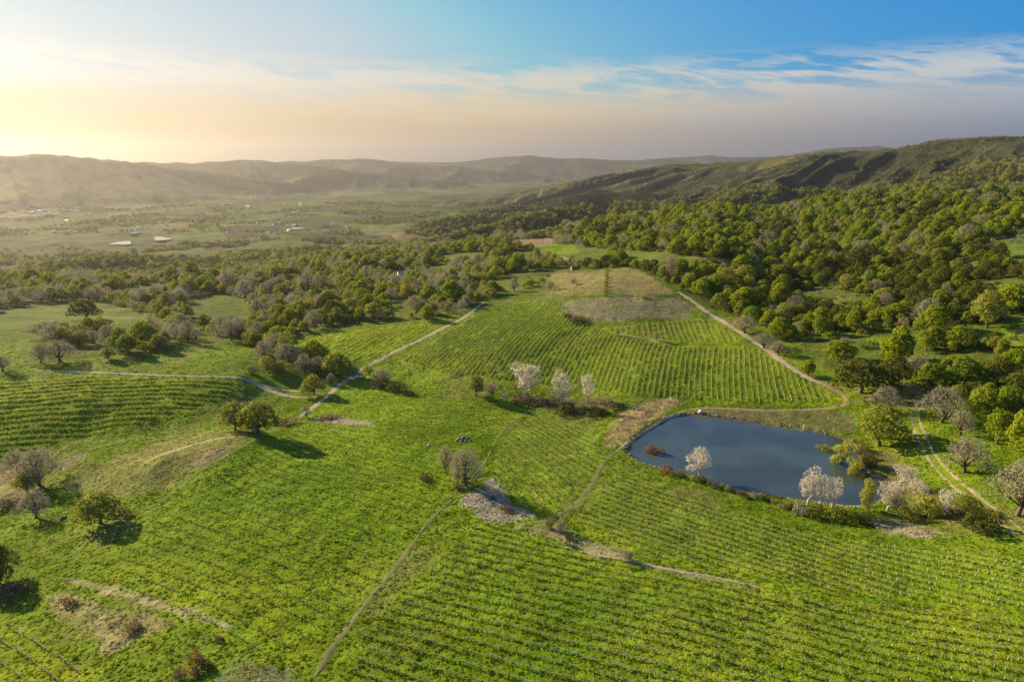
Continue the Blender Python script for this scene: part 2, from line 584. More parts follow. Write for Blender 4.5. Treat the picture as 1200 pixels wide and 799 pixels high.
DRY = {   # name: (polygon, colour, strength)
    'triangle': (poly([(706, 522), (712, 500), (735, 478), (770, 466), (800, 464), (798, 473), (770, 490), (740, 510), (718, 525)]), (0.31, 0.25, 0.11), 1.0),
    'heap': (poly([(535, 590), (560, 572), (577, 560), (590, 570), (600, 590), (628, 603), (600, 612), (565, 608)]), (0.29, 0.255, 0.19), 1.0),
    'balk': (poly([(612, 618), (640, 614), (662, 620), (700, 638), (740, 653), (800, 669), (885, 686), (800, 675), (700, 649), (645, 629)]), (0.27, 0.235, 0.14), 0.8),
    'knoll': (poly([(640, 343), (670, 330), (700, 317), (735, 313), (770, 330), (792, 344), (720, 346), (660, 346)]), (0.22, 0.19, 0.08), 0.9),
    'fallow': (poly([(648, 358), (680, 350), (740, 348), (800, 350), (815, 362), (810, 370), (740, 374), (690, 378), (668, 370)]), (0.225, 0.20, 0.125), 0.9),
    'knob': (poly([(70, 570), (110, 545), (180, 520), (260, 503), (290, 507), (285, 520), (240, 545), (190, 575), (120, 585)]), (0.20, 0.20, 0.06), 0.75),
    'knob_bare': (poly([(215, 545), (250, 527), (275, 528), (240, 545)]), (0.26, 0.22, 0.13), 0.9),
    'patch': (poly([(50, 700), (75, 690), (100, 700), (140, 715), (180, 722), (205, 730), (160, 748), (130, 765), (100, 745), (70, 725)]), (0.27, 0.24, 0.11), 0.9),
    'streak': (poly([(78, 676), (120, 684), (170, 700), (220, 712), (280, 735), (270, 738), (200, 717), (130, 697), (80, 682)]), (0.32, 0.28, 0.17), 0.9),
    'left_bare': (poly([(-40, 545), (0, 540), (20, 548), (50, 560), (20, 590), (-40, 600)]), (0.23, 0.19, 0.11), 0.85),
    'willow_bare': (poly([(60, 545), (90, 530), (100, 532), (85, 548), (70, 552)]), (0.24, 0.22, 0.15), 0.85),
    'right_bare': (poly([(1020, 612), (1050, 606), (1085, 614), (1105, 625), (1080, 630), (1035, 626)]), (0.30, 0.25, 0.2), 0.9),
    'scree': (poly([(368, 489), (395, 487), (440, 494), (440, 500), (400, 497), (370, 493)]), (0.31, 0.26, 0.2), 0.95),
    'far_bare': (poly([(580, 290), (600, 282), (640, 279), (660, 282), (640, 288), (600, 294)]), (0.29, 0.2, 0.14), 0.95),
    'far_bare_2': (poly([(610, 304), (660, 300), (668, 304), (640, 309), (612, 309)]), (0.30, 0.24, 0.15), 0.9),
    'far_dry': (poly([(640, 322), (700, 318), (690, 326), (650, 336)]), (0.26, 0.2, 0.10), 0.85),
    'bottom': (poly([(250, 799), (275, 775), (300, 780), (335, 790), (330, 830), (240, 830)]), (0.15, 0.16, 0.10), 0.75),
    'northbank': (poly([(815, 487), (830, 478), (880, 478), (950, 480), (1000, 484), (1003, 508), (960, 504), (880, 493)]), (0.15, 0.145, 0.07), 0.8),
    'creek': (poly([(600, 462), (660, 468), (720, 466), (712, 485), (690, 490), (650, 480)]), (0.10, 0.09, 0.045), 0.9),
    'east_brush': (poly([(1010, 520), (1040, 530), (1075, 560), (1120, 590), (1160, 622), (1080, 610), (1040, 596), (1045, 570)]), (0.17, 0.15, 0.05), 0.7),  # yellow-brown brushy ground east of the pond
    'track_side': (poly([(830, 372), (850, 372), (890, 400), (930, 430), (980, 452), (985, 462), (960, 448), (900, 410)]), (0.25, 0.20, 0.08), 0.7),
}
WOODS = {
    'left': poly([(-120, 338), (0, 331), (100, 323), (200, 319), (300, 307), (400, 300), (500, 293), (580, 287), (592, 297), (600, 312), (652, 318), (640, 330), (590, 346), (562, 353),
                  (540, 364), (505, 377), (470, 375), (420, 378), (340, 394), (318, 388), (296, 372), (286, 352), (255, 343), (222, 347), (212, 362), (225, 380), (180, 372), (130, 356), (80, 352), (0, 362), (-120, 378)], 20),
    'copse': poly([(42, 420), (60, 402), (64, 388), (100, 384), (140, 390), (180, 393), (215, 384), (260, 384), (310, 384), (345, 392), (330, 404), (300, 402), (262, 402), (205, 404), (190, 412), (130, 418), (60, 425)], 20),
    'creek': poly([(296, 405), (338, 404), (345, 420), (400, 424), (412, 438), (372, 446), (330, 438), (300, 432)], 15),
    'right': poly([(1450, 205), (1300, 212), (1000, 215), (880, 237), (800, 258), (700, 268), (690, 282), (700, 292), (760, 296), (840, 304), (800, 322), (795, 338), (815, 352), (850, 366), (890, 385),
                   (930, 405), (960, 425), (1010, 448), (1080, 458), (1140, 478), (1200, 500), (1450, 540)], 25),
    'hedge': poly([(690, 316), (720, 302), (745, 303), (790, 320), (795, 336), (775, 330), (745, 316), (715, 316)], 15),
    'house_wood': poly([(600, 300), (640, 308), (700, 314), (650, 322), (600, 312)], 15),
}
CLEAR = [
    poly([(212, 350), (250, 343), (286, 352), (290, 372), (258, 384), (225, 382)], 15),
    poly([(715, 300), (760, 297), (800, 300), (790, 314), (740, 312)], 15),
    poly([(800, 312), (850, 303), (880, 312), (850, 318)], 15),
    poly([(510, 300), (545, 296), (585, 296), (560, 306), (520, 308)], 15),
    poly([(455, 318), (485, 315), (490, 322), (470, 326), (455, 324)], 15),
    poly([(462, 305), (490, 305), (492, 311), (465, 313)], 15),
    poly([(518, 324), (530, 318), (556, 321), (556, 331), (530, 332)], 15),
    poly([(590, 345), (640, 330), (660, 320), (600, 320), (560, 335)], 15),
    poly([(1150, 290), (1200, 265), (1260, 260), (1260, 300), (1190, 318)], 20),
    poly([(1120, 330), (1200, 325), (1220, 352), (1150, 350)], 20),
    poly([(1160, 380), (1230, 372), (1230, 415), (1180, 408)], 20),
    poly([(1010, 395), (1060, 388), (1090, 400), (1040, 412)], 20),
    poly([(940, 350), (1000, 345), (1030, 355), (980, 365)], 20),
]

# colours (linear albedo)
GREEN = np.array([0.160, 0.245, 0.008])
GREEN2 = np.array([0.190, 0.270, 0.012])
MEADOW = np.array([0.105, 0.145, 0.026])
FOREST = np.array([0.046, 0.050, 0.022])
xs, ys = GX.ravel(), GY.ravel()
shape = GX.shape
C = np.empty((xs.size, 3)); C[:] = MEADOW
big = fbm(xs / 60, ys / 60, 4, 21)
med = fbm(xs / 12, ys / 12, 3, 22)
fine = fbm(xs / 2.2, ys / 2.2, 3, 23)


def blend(mask, colr):
    global C
    C = C * (1 - mask[:, None]) + np.asarray(colr)[None, :] * mask[:, None]


def soft_poly(pg, w=2.5, jag=3.0):
    """Coverage with a ragged edge."""
    msk = np.zeros(xs.size)
    lo = pg.min(0) - 8; hi = pg.max(0) + 8
    s = np.where((xs > lo[0]) & (xs < hi[0]) & (ys > lo[1]) & (ys < hi[1]))[0]
    if len(s) == 0:
        return msk
    d = edge_dist(pg, xs[s], ys[s])
    d = np.where(inside(pg, xs[s], ys[s]), d, -d) + (med[s] - 0.5) * jag * 2 + (fine[s] - 0.5) * jag
    msk[s] = sstep(d, -w, w)
    return msk


# near land green everywhere in front, then forest floor, far land
Dv = np.hypot(xs, ys)
blend(sstep(-Dv, -520, -430) * 0.6, GREEN)
far = sstep(Dv, 1000, 1300)
zs = GZ.ravel()
dzx = np.gradient(GZ, axis=0) / np.gradient(GD, axis=0)
hills = sstep(zs, -142, -118) * far
hillcol = FOREST[None, :] * (0.5 + 1.0 * fbm(xs / 140, ys / 140, 4, 25))[:, None] * (0.25 + 1.5 * fbm(xs / 34, ys / 34, 4, 28, 0.7))[:, None] * np.where(fbm(xs / 320, ys / 320, 3, 26)[:, None] > 0.60, np.array([[2.0, 1.9, 1.5]]), 1.0)
# valley parcels
ca, sa = math.cos(0.45), math.sin(0.45)
gx = (xs * ca + ys * sa) / 260 + 0.6 * fbm(xs / 900, ys / 900, 2, 61); gy = (-xs * sa + ys * ca) / 420 + 0.6 * fbm(xs / 900, ys / 900, 2, 62)
hp = _hash(np.floor(gx), np.floor(gy), 5); hq = _hash(np.floor(gx), np.floor(gy), 6)
pc = np.where(hp[:, None] < 0.5, np.array([[0.13, 0.17, 0.04]]), np.where(hp[:, None] < 0.75, np.array([[0.17, 0.15, 0.07]]), np.array([[0.09, 0.11, 0.04]])))
pc = pc * (0.35 + 0.65 * hq)[:, None]
C = C * (1 - far[:, None]) + pc * far[:, None]
C = C * (1 - hills[:, None]) + hillcol * hills[:, None]
wood_m = np.zeros(xs.size)
for k_, pg in WOODS.items():
    wood_m = np.maximum(wood_m, soft_poly(pg, 4, 5))
for pg in CLEAR:
    wood_m = wood_m * (1 - soft_poly(pg, 4, 4))
blend(wood_m * 0.75, (0.10, 0.12, 0.03))
# dark creek banks and gully grass
FCOL = {'front': GREEN, 'bank': GREEN, 'middle': GREEN2, 'left_front': GREEN, 'strip': GREEN, 'left_hill': GREEN, 'far_left': GREEN2, 'central': GREEN2, 'upper': GREEN2, 'corner': GREEN2, 'far_strip': GREEN2}
for k_, pg in FIELDS.items():
    blend(soft_poly(pg, 2.0, 2.0), FCOL[k_])
infield = np.zeros(xs.size)
for pg in FIELDS.values():
    infield = np.maximum(infield, soft_poly(pg, 3, 3))
yel = sstep(fbm(xs / 75 + 8, ys / 75, 4, 51), 0.45, 0.68)
blend(yel * infield * 0.6, (0.225, 0.25, 0.014))
dk = sstep(fbm(xs / 55, ys / 55 + 4, 4, 52), 0.52, 0.72)
blend(dk * infield * 0.5, (0.10, 0.185, 0.008))
mott = (big - 0.5) * 0.8 + (med - 0.5) * 0.4 + (fine - 0.5) * 0.35
nearw = sstep(-Dv, -1400, -900)
C = C * (1 + (mott * nearw)[:, None] * np.array([1.0, 0.65, 0.9])[None, :])
# dry wisps through the green
wisp = sstep(fbm(xs / 26, ys / 26, 5, 27, 0.6), 0.57, 0.75) * nearw * (1 - wood_m)
blend(wisp * (0.5 - 0.38 * infield), (0.22, 0.20, 0.07))
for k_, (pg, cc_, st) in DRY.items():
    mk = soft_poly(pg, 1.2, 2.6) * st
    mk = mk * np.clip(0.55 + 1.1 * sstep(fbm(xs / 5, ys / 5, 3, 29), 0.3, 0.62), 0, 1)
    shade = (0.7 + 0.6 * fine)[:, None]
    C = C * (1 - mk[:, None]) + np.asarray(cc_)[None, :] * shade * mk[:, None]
# pond shore and bed
sh = np.zeros(xs.size)
idx = np.where(m.ravel())[0]
d_sh = np.where(ins, -dd, dd)
sh[idx] = sstep(-d_sh, -3.2 , -0.6)
wob_s = 0.6 + 0.8 * med
blend(np.clip(sh * wob_s, 0, 1), (0.16, 0.125, 0.08))
C = np.clip(C, 0.004, 0.9)

nr, nc = shape
vi = np.arange(nr * nc).reshape(nr, nc)
a = vi[:-1, :]; b = np.roll(vi, -1, 1)[:-1, :]; c_ = np.roll(vi, -1, 1)[1:, :]; d_ = vi[1:, :]
quads = np.stack([a, d_, c_, b], -1).reshape(-1, 4)
# orientation: want normals up


def make_mesh(name, verts, faces, nper, mats=(), matidx=None, smooth=False, colors=None):
    """Mesh from numpy arrays, all faces with nper corners."""
    me = bpy.data.meshes.new(name)
    verts = np.asarray(verts, np.float32); faces = np.asarray(faces, np.int32)
    me.vertices.add(len(verts))
    me.vertices.foreach_set('co', verts.ravel())
    me.loops.add(faces.size)
    me.loops.foreach_set('vertex_index', faces.ravel())
    me.polygons.add(len(faces))
    me.polygons.foreach_set('loop_start', np.arange(0, faces.size, nper, dtype=np.int32))
    me.polygons.foreach_set('loop_total', np.full(len(faces), nper, np.int32))
    for mm in mats:
        me.materials.append(mm)
    if matidx is not None:
        me.polygons.foreach_set('material_index', np.asarray(matidx, np.int32))
    me.polygons.foreach_set('use_smooth', np.full(len(faces), smooth, bool))
    if colors is not None:
        at = me.color_attributes.new('tint', 'FLOAT_COLOR', 'POINT')
        cc4 = np.c_[colors, np.ones(len(colors))].astype(np.float32)
        at.data.foreach_set('color', cc4.ravel())
    me.update(calc_edges=True)
    me.validate()
    return me


def link(name, me, parent=None):
    o = bpy.data.objects.new(name, me)
    col.objects.link(o)
    if parent is not None:
        o.parent = parent
    return o


def empty(name, loc, rz=0.0, s=1.0):
    o = bpy.data.objects.new(name, None)
    o.empty_display_size = 0.5
    o.location = loc
    o.rotation_euler = (0, 0, rz)
    o.scale = (s, s, s) if not isinstance(s, (tuple, list)) else s
    col.objects.link(o)
    return o


def tag(o, label, cat, group=None):
    o['label'] = label
    o['category'] = cat
    if group:
        o['group'] = group
    return o


def kind(o, k):
    o['kind'] = k
    return o


# ---- materials
def ground_mat():
    mt = bpy.data.materials.new('ground_cover')
    nt = nodes_of(mt)
    at = N(nt, 'ShaderNodeAttribute', attribute_name='tint')
    tc = N(nt, 'ShaderNodeTexCoord')
    n1 = N(nt, 'ShaderNodeTexNoise'); n1.inputs['Scale'].default_value = 0.9; n1.inputs['Detail'].default_value = 6; n1.inputs['Roughness'].default_value = 0.65
    n2 = N(nt, 'ShaderNodeTexNoise'); n2.inputs['Scale'].default_value = 0.22; n2.inputs['Detail'].default_value = 5
    n3 = N(nt, 'ShaderNodeTexNoise'); n3.inputs['Scale'].default_value = 0.035; n3.inputs['Detail'].default_value = 8; n3.inputs['Roughness'].default_value = 0.7
    for n in (n1, n2, n3):
        nt.links.new(tc.outputs['Object'], n.inputs['Vector'])
    v = math_n(nt, 'MULTIPLY_ADD', n1.outputs['Fac'], 1.0, 0.5)
    v = math_n(nt, 'MULTIPLY', v, math_n(nt, 'MULTIPLY_ADD', n2.outputs['Fac'], 0.7, 0.65))
    v = math_n(nt, 'MULTIPLY', v, math_n(nt, 'MULTIPLY_ADD', n3.outputs['Fac'], 0.9, 0.55))
    sc = N(nt, 'ShaderNodeVectorMath', operation='SCALE')
    nt.links.new(at.outputs['Color'], sc.inputs[0]); nt.links.new(v, sc.inputs['Scale'])
    hs = N(nt, 'ShaderNodeHueSaturation')
    nt.links.new(sc.outputs[0], hs.inputs['Color'])
    nt.links.new(math_n(nt, 'MULTIPLY_ADD', n2.outputs['Fac'], 0.07, 0.465), hs.inputs['Hue'])
    bsdf = N(nt, 'ShaderNodeBsdfPrincipled')
    nt.links.new(hs.outputs[0], bsdf.inputs['Base Color'])
    bsdf.inputs['Roughness'].default_value = 0.95
    bsdf.inputs['Specular IOR Level'].default_value = 0.05
    bp = N(nt, 'ShaderNodeBump'); bp.inputs['Strength'].default_value = 0.9; bp.inputs['Distance'].default_value = 0.55
    nt.links.new(math_n(nt, 'ADD', n1.outputs['Fac'], math_n(nt, 'MULTIPLY', n3.outputs['Fac'], 6.0)), bp.inputs['Height'])
    nt.links.new(bp.outputs[0], bsdf.inputs['Normal'])
    o = N(nt, 'ShaderNodeOutputMaterial'); nt.links.new(bsdf.outputs[0], o.inputs[0])
    return mt


def simple_mat(name, colr, rough=0.8, noise=0.3, scale=2.0, metallic=0.0, spec=0.2, c2=None):
    mt = bpy.data.materials.new(name)
    nt = nodes_of(mt)
    tc = N(nt, 'ShaderNodeTexCoord')
    n1 = N(nt, 'ShaderNodeTexNoise'); n1.inputs['Scale'].default_value = scale; n1.inputs['Detail'].default_value = 6; n1.inputs['Roughness'].default_value = 0.62
    nt.links.new(tc.outputs['Object'], n1.inputs['Vector'])
    c2 = c2 or tuple(x * (1 - noise) for x in colr)
    colo = mix_c(nt, maprange(nt, n1.outputs['Fac'], 0.3, 0.7), colr, c2)
    bsdf = N(nt, 'ShaderNodeBsdfPrincipled')
    nt.links.new(colo, bsdf.inputs['Base Color'])
    bsdf.inputs['Roughness'].default_value = rough
    bsdf.inputs['Metallic'].default_value = metallic
    bsdf.inputs['Specular IOR Level'].default_value = spec
    bp = N(nt, 'ShaderNodeBump'); bp.inputs['Strength'].default_value = 0.4; bp.inputs['Distance'].default_value = 0.1
    nt.links.new(n1.outputs['Fac'], bp.inputs['Height']); nt.links.new(bp.outputs[0], bsdf.inputs['Normal'])
    o = N(nt, 'ShaderNodeOutputMaterial'); nt.links.new(bsdf.outputs[0], o.inputs[0])
    return mt


def leaf_mat(name, c1, c2, c3, transl=0.35):
    """Leaves: colour differs from tree to tree and clump to clump; light also passes through."""
    mt = bpy.data.materials.new(name)
    nt = nodes_of(mt)
    oi = N(nt, 'ShaderNodeObjectInfo')
    tc = N(nt, 'ShaderNodeTexCoord')
    n1 = N(nt, 'ShaderNodeTexNoise'); n1.inputs['Scale'].default_value = 7.0; n1.inputs['Detail'].default_value = 3
    nt.links.new(tc.outputs['Object'], n1.inputs['Vector'])
    f = ramp(nt, oi.outputs['Random'], [(0.0, c1), (0.5, c2), (1.0, c3)], 'LINEAR')
    g = math_n(nt, 'MULTIPLY_ADD', n1.outputs['Fac'], 1.0, 0.5)
    sc = N(nt, 'ShaderNodeVectorMath', operation='SCALE')
    nt.links.new(f, sc.inputs[0]); nt.links.new(g, sc.inputs['Scale'])
    df = N(nt, 'ShaderNodeBsdfDiffuse'); tr = N(nt, 'ShaderNodeBsdfTranslucent')
    nt.links.new(sc.outputs[0], df.inputs[0]); nt.links.new(sc.outputs[0], tr.inputs[0])
    mx = N(nt, 'ShaderNodeMixShader'); mx.inputs[0].default_value = transl
    nt.links.new(df.outputs[0], mx.inputs[1]); nt.links.new(tr.outputs[0], mx.inputs[2])
    o = N(nt, 'ShaderNodeOutputMaterial'); nt.links.new(mx.outputs[0], o.inputs[0])
    return mt


M = {
    'ground': ground_mat(),
    'green': leaf_mat('fresh_oak_leaves', (0.245, 0.315, 0.020), (0.310, 0.350, 0.026), (0.175, 0.255, 0.026), 0.5),
    'olive': leaf_mat('olive_oak_leaves', (0.265, 0.285, 0.050), (0.325, 0.335, 0.062), (0.215, 0.240, 0.050), 0.5),
    'dark': leaf_mat('live_oak_leaves', (0.110, 0.135, 0.022), (0.140, 0.150, 0.026), (0.090, 0.110, 0.022), 0.3),
    'twig': leaf_mat('bare_oak_twigs', (0.36, 0.335, 0.225), (0.31, 0.295, 0.215), (0.40, 0.355, 0.22), 0.35),
    'pale': leaf_mat('pale_cottonwood_twigs', (0.68, 0.62, 0.51), (0.72, 0.65, 0.53), (0.62, 0.58, 0.49), 0.35),
    'willow': leaf_mat('willow_leaves', (0.38, 0.39, 0.06), (0.43, 0.43, 0.08), (0.36, 0.40, 0.05), 0.45),
    'rust': leaf_mat('rust_brush', (0.27, 0.155, 0.07), (0.24, 0.16, 0.085), (0.30, 0.165, 0.07), 0.3),
    'brown': leaf_mat('brown_brush', (0.17, 0.13, 0.075), (0.14, 0.115, 0.07), (0.20, 0.15, 0.09), 0.25),
    'bark': simple_mat('oak_bark', (0.16, 0.125, 0.09), 0.9, 0.5, 12),
    'pale_bark': simple_mat('cottonwood_bark', (0.55, 0.49, 0.41), 0.85, 0.35, 12),
    'grass': leaf_mat('grass_blades', (0.185, 0.295, 0.009), (0.235, 0.310, 0.012), (0.140, 0.240, 0.010), 0.5),
    'dry_grass': leaf_mat('dry_grass_blades', (0.30, 0.25, 0.12), (0.36, 0.30, 0.15), (0.24, 0.21, 0.09), 0.35),
    'vine': leaf_mat('vine_row_growth', (0.25, 0.33, 0.022), (0.32, 0.36, 0.045), (0.20, 0.30, 0.018), 0.4),
    'post': simple_mat('weathered_vine_wood', (0.52, 0.48, 0.36), 0.9, 0.4, 3),
    'dirt': simple_mat('pale_dirt', (0.40, 0.345, 0.25), 0.95, 0.3, 0.5),
    'dirt2': simple_mat('brown_dirt', (0.32, 0.22, 0.12), 0.95, 0.35, 0.5),
    'rut_bare': simple_mat('bare_rut', (0.33, 0.265, 0.18), 0.95, 0.35, 0.4, c2=(0.22, 0.19, 0.10)),
    'rut': simple_mat('grassy_rut', (0.11, 0.15, 0.03), 0.95, 0.3, 0.4, c2=(0.20, 0.18, 0.08)),
    'gravel': simple_mat('yard_gravel', (0.44, 0.41, 0.37), 0.95, 0.3, 0.4),
    'rock': simple_mat('grey_rock', (0.20, 0.20, 0.21), 0.9, 0.5, 1.5),
    'white_rock': simple_mat('white_rock', (0.75, 0.72, 0.66), 0.8, 0.2, 2),
    'white': simple_mat('white_paint', (0.80, 0.79, 0.76), 0.5, 0.08, 2),
    'roof': simple_mat('grey_roofing', (0.16, 0.16, 0.18), 0.7, 0.3, 1.5),
    'tin': simple_mat('tin_roofing', (0.62, 0.62, 0.62), 0.45, 0.15, 1, 0.3),
    'tile_roof': simple_mat('brown_roofing', (0.22, 0.12, 0.08), 0.8, 0.3, 1.5),
    'glass': simple_mat('window_glass', (0.03, 0.04, 0.05), 0.1, 0.1, 1, 0, 0.6),
    'wood': simple_mat('shed_timber', (0.28, 0.2, 0.13), 0.9, 0.4, 3),
    'tank': simple_mat('pale_blue_plastic', (0.45, 0.66, 0.78), 0.45, 0.1, 2),
    'dark_metal': simple_mat('dark_steel', (0.04, 0.04, 0.045), 0.5, 0.2, 5, 0.6),
    'tarp': simple_mat('blue_grey_rubble', (0.085, 0.09, 0.125), 0.9, 0.6, 2.5, c2=(0.20, 0.19, 0.18)),
}

gv = np.c_[xs, ys, GZ.ravel()]
ground = kind(link('ground', make_mesh('ground', gv, quads[:, ::-1], 4, [M['ground']], smooth=True, colors=C)), 'structure')
if ground.data.polygons[5000].normal.z < 0:
    ground.data.flip_normals()

# ------------------------------------------------------------------ the air over the valley
def haze_box():
    me = bpy.data.meshes.new('haze')
    zb = float(GZ.min()) - 1.0
    zt = float(GZ.max()) + 20.0
    W = 24500.0
    v = [(-W, -W, zb), (W, -W, zb), (W, W, zb), (-W, W, zb), (-W, -W, zt), (W, -W, zt), (W, W, zt), (-W, W, zt)]
    me.from_pydata(v, [], [(3, 2, 1, 0), (4, 5, 6, 7), (0, 1, 5, 4), (1, 2, 6, 5), (2, 3, 7, 6), (3, 0, 4, 7)])
    mt = bpy.data.materials.new('valley_air')
    nt = nodes_of(mt)
    pv = N(nt, 'ShaderNodeVolumePrincipled')
    pv.inputs['Color'].default_value = (0.45, 0.44, 0.48, 1)
    pv.inputs['Density'].default_value = HAZE
    pv.inputs['Anisotropy'].default_value = 0.6
    o = N(nt, 'ShaderNodeOutputMaterial'); nt.links.new(pv.outputs[0], o.inputs['Volume'])
    me.materials.append(mt)
    h = link('haze', me)
    kind(h, 'stuff')


HAZE = 5.2e-5
haze_box()
#SPLIT
# ------------------------------------------------------------------ water
def water_mat(name, colr, rough=0.06, bump=0.05):
    mt = bpy.data.materials.new(name)
    nt = nodes_of(mt)
    tc = N(nt, 'ShaderNodeTexCoord')
    n1 = N(nt, 'ShaderNodeTexNoise'); n1.inputs['Scale'].default_value = 0.8; n1.inputs['Detail'].default_value = 5
    n2 = N(nt, 'ShaderNodeTexNoise'); n2.inputs['Scale'].default_value = 0.05; n2.inputs['Detail'].default_value = 4
    for n in (n1, n2):
        nt.links.new(tc.outputs['Object'], n.inputs['Vector'])
    bsdf = N(nt, 'ShaderNodeBsdfPrincipled')
    nt.links.new(mix_c(nt, maprange(nt, n2.outputs['Fac'], 0.35, 0.65), colr, tuple(x * 1.5 for x in colr)), bsdf.inputs['Base Color'])
    nt.links.new(maprange(nt, n2.outputs['Fac'], 0.4, 0.65, rough, rough * 2.5), bsdf.inputs['Roughness'])
    bsdf.inputs['IOR'].default_value = 1.33
    bp = N(nt, 'ShaderNodeBump'); bp.inputs['Strength'].default_value = bump; bp.inputs['Distance'].default_value = 0.2
    nt.links.new(n1.outputs['Fac'], bp.inputs['Height']); nt.links.new(bp.outputs[0], bsdf.inputs['Normal'])
    o = N(nt, 'ShaderNodeOutputMaterial'); nt.links.new(bsdf.outputs[0], o.inputs[0])
    return mt


M['water'] = water_mat('pond_water', (0.042, 0.060, 0.060), 0.04, 0.06)
M['far_water'] = water_mat('reservoir_water', (0.10, 0.10, 0.09), 0.03, 0.0)


def sheet(name, pts, z, mat):
    me = bpy.data.meshes.new(name)
    me.from_pydata([(p[0], p[1], z) for p in pts], [], [tuple(range(len(pts)))])
    me.materials.append(mat)
    me.update()
    if me.polygons[0].normal.z < 0:
        me.flip_normals()
    return kind(link(name, me), 'structure')


cen = pond.mean(0)
big_pond = np.array([p + (p - cen) / np.hypot(*(p - cen)) * 0.8 for p in pond])
sheet('pond', big_pond, POND_Z, M['water'])

for u, v, w_, h_ in ((190, 281, 20, 4), (57, 253, 20, 2.5), (77, 248, 18, 2.2), (143, 286, 26, 4), (165, 262, 8, 3), (348, 268, 14, 2.5), (61, 278, 8, 2), (240, 257, 12, 2.5), (95, 240, 26, 2)):
    pts = []
    for k in range(14):
        t = 2 * math.pi * k / 14
        r_ = 1 + 0.18 * math.sin(3 * t + u)
        pts.append(hit(u + w_ / 2 * math.cos(t) * r_, v + h_ / 2 * math.sin(t) * r_))
    zt = max(p[2] for p in pts)
    sheet('reservoir', pts, zt + 0.6, M['far_water'])


# ------------------------------------------------------------------ tracks
track_lines = []


def ribbon(name, pix, width, mat, offset=0.0, lift=0.07, vary=0.35, seg=1.6):
    W = np.array([hit(u, v)[:2] for u, v in smooth_path(pix, 8)])
    # even spacing
    L = np.r_[0, np.cumsum(np.hypot(*np.diff(W, axis=0).T))]
    n = max(4, int(L[-1] / seg))
    t = np.linspace(0, L[-1], n)
    P = np.c_[np.interp(t, L, W[:, 0]), np.interp(t, L, W[:, 1])]
    for _ in range(3):
        P[1:-1] = (P[:-2] + 2 * P[1:-1] + P[2:]) / 4
    T = np.gradient(P, axis=0); T /= np.hypot(T[:, 0], T[:, 1])[:, None]
    nrm = np.c_[T[:, 1], -T[:, 0]]
    track_lines.append((P, width / 2 + abs(offset)))
    wv = width * (1 + (fbm(t / 6 + offset * 7, t * 0 + len(track_lines), 3, 91) - 0.5) * 2 * vary)
    wv[:3] *= 0.6; wv[-3:] *= 0.6
    rows = []
    K = 4
    for k in range(K + 1):
        q = P + nrm * (offset + wv * (k / K - 0.5))[:, None]
        z = height(q[:, 0], q[:, 1]) + lift - (0.10 if k in (0, K) else 0.0)
        rows.append(np.c_[q, z])
    V = np.stack(rows, 1).reshape(-1, 3)
    f = []
    for i in range(n - 1):
        for k in range(K):
            a = i * (K + 1) + k
            f.append((a, a + 1, a + K + 2, a + K + 1))
    return V, np.array(f)


def track(name, pix, width, mat, ruts=False, vary=0.35):
    if ruts:
        parts = [ribbon(name, pix, width * 0.30, mat, s * width * 0.36, vary=vary) for s in (-1, 1)]
    else:
        parts = [ribbon(name, pix, width, mat, vary=vary)]
    V = np.concatenate([p[0] for p in parts]); F = []
    o = 0
    for v_, f_ in parts:
        F.append(f_ + o); o += len(v_)
    kind(link(name, make_mesh(name, V, np.concatenate(F), 4, [mat], smooth=True)), 'structure')


T1 = [(566, 354), (556, 363), (542, 373), (520, 384), (495, 397), (465, 411), (440, 424), (420, 436), (400, 450), (385, 463), (370, 475), (352, 488)]
track('dirt_track', T1, 3.6, M['dirt'], vary=0.2)
track('dirt_track', [(352, 488), (325, 501), (300, 513), (268, 531), (235, 550), (205, 574), (190, 586)], 3.0, M['rut'], ruts=True)
track('dirt_track', [(190, 586), (160, 600), (128, 613), (100, 635), (72, 658)], 2.4, M['rut'], ruts=True)
track('dirt_track', [(40, 433), (70, 435), (105, 436), (150, 438), (200, 440), (245, 441), (282, 443), (300, 449), (322, 455), (345, 458), (370, 457), (392, 452)], 2.2, M['dirt'])
track('dirt_track', [(290, 446), (308, 454), (325, 461), (345, 465), (362, 466)], 2.8, M['dirt'])
track('dirt_track', [(366, 799), (385, 765), (402, 742), (425, 712), (450, 680), (475, 650), (494, 622), (512, 602), (540, 577)], 1.3, M['rut'], vary=1.2)
track('dirt_track', [(540, 577), (558, 555), (572, 535), (580, 518), (590, 503), (608, 490), (626, 478)], 1.2, M['rut'], vary=0.9)
track('dirt_track', [(604, 614), (630, 612), (650, 606), (672, 592), (690, 573), (700, 555), (708, 540), (722, 529)], 1.8, M['rut'], vary=0.8)
track('dirt_track', [(722, 529), (740, 516), (760, 503), (780, 491), (800, 482)], 1.9, M['dirt'], vary=0.7)
track('dirt_track', [(800, 482), (825, 478), (860, 479), (900, 481), (940, 480), (975, 478), (990, 474), (992, 466), (980, 458), (962, 449)], 2.8, M['dirt2'], vary=0.4)
track('dirt_track', [(962, 449), (940, 439), (915, 422), (890, 404), (868, 390), (848, 377), (832, 368), (812, 353), (795, 342)], 4.2, M['dirt'], vary=0.4)
track('dirt_track', [(990, 474), (1010, 470), (1040, 465), (1065, 466), (1078, 470)], 2.6, M['rut_bare'], ruts=True)
track('dirt_track', [(1085, 455), (1078, 470), (1072, 486), (1078, 505), (1088, 528), (1102, 548), (1122, 567), (1148, 587), (1175, 608), (1203, 630), (1230, 650)], 4.0, M['rut_bare'], ruts=True, vary=0.5)
track('dirt_track', [(723, 391), (745, 395), (765, 399), (786, 404)], 2.0, M['dirt'])
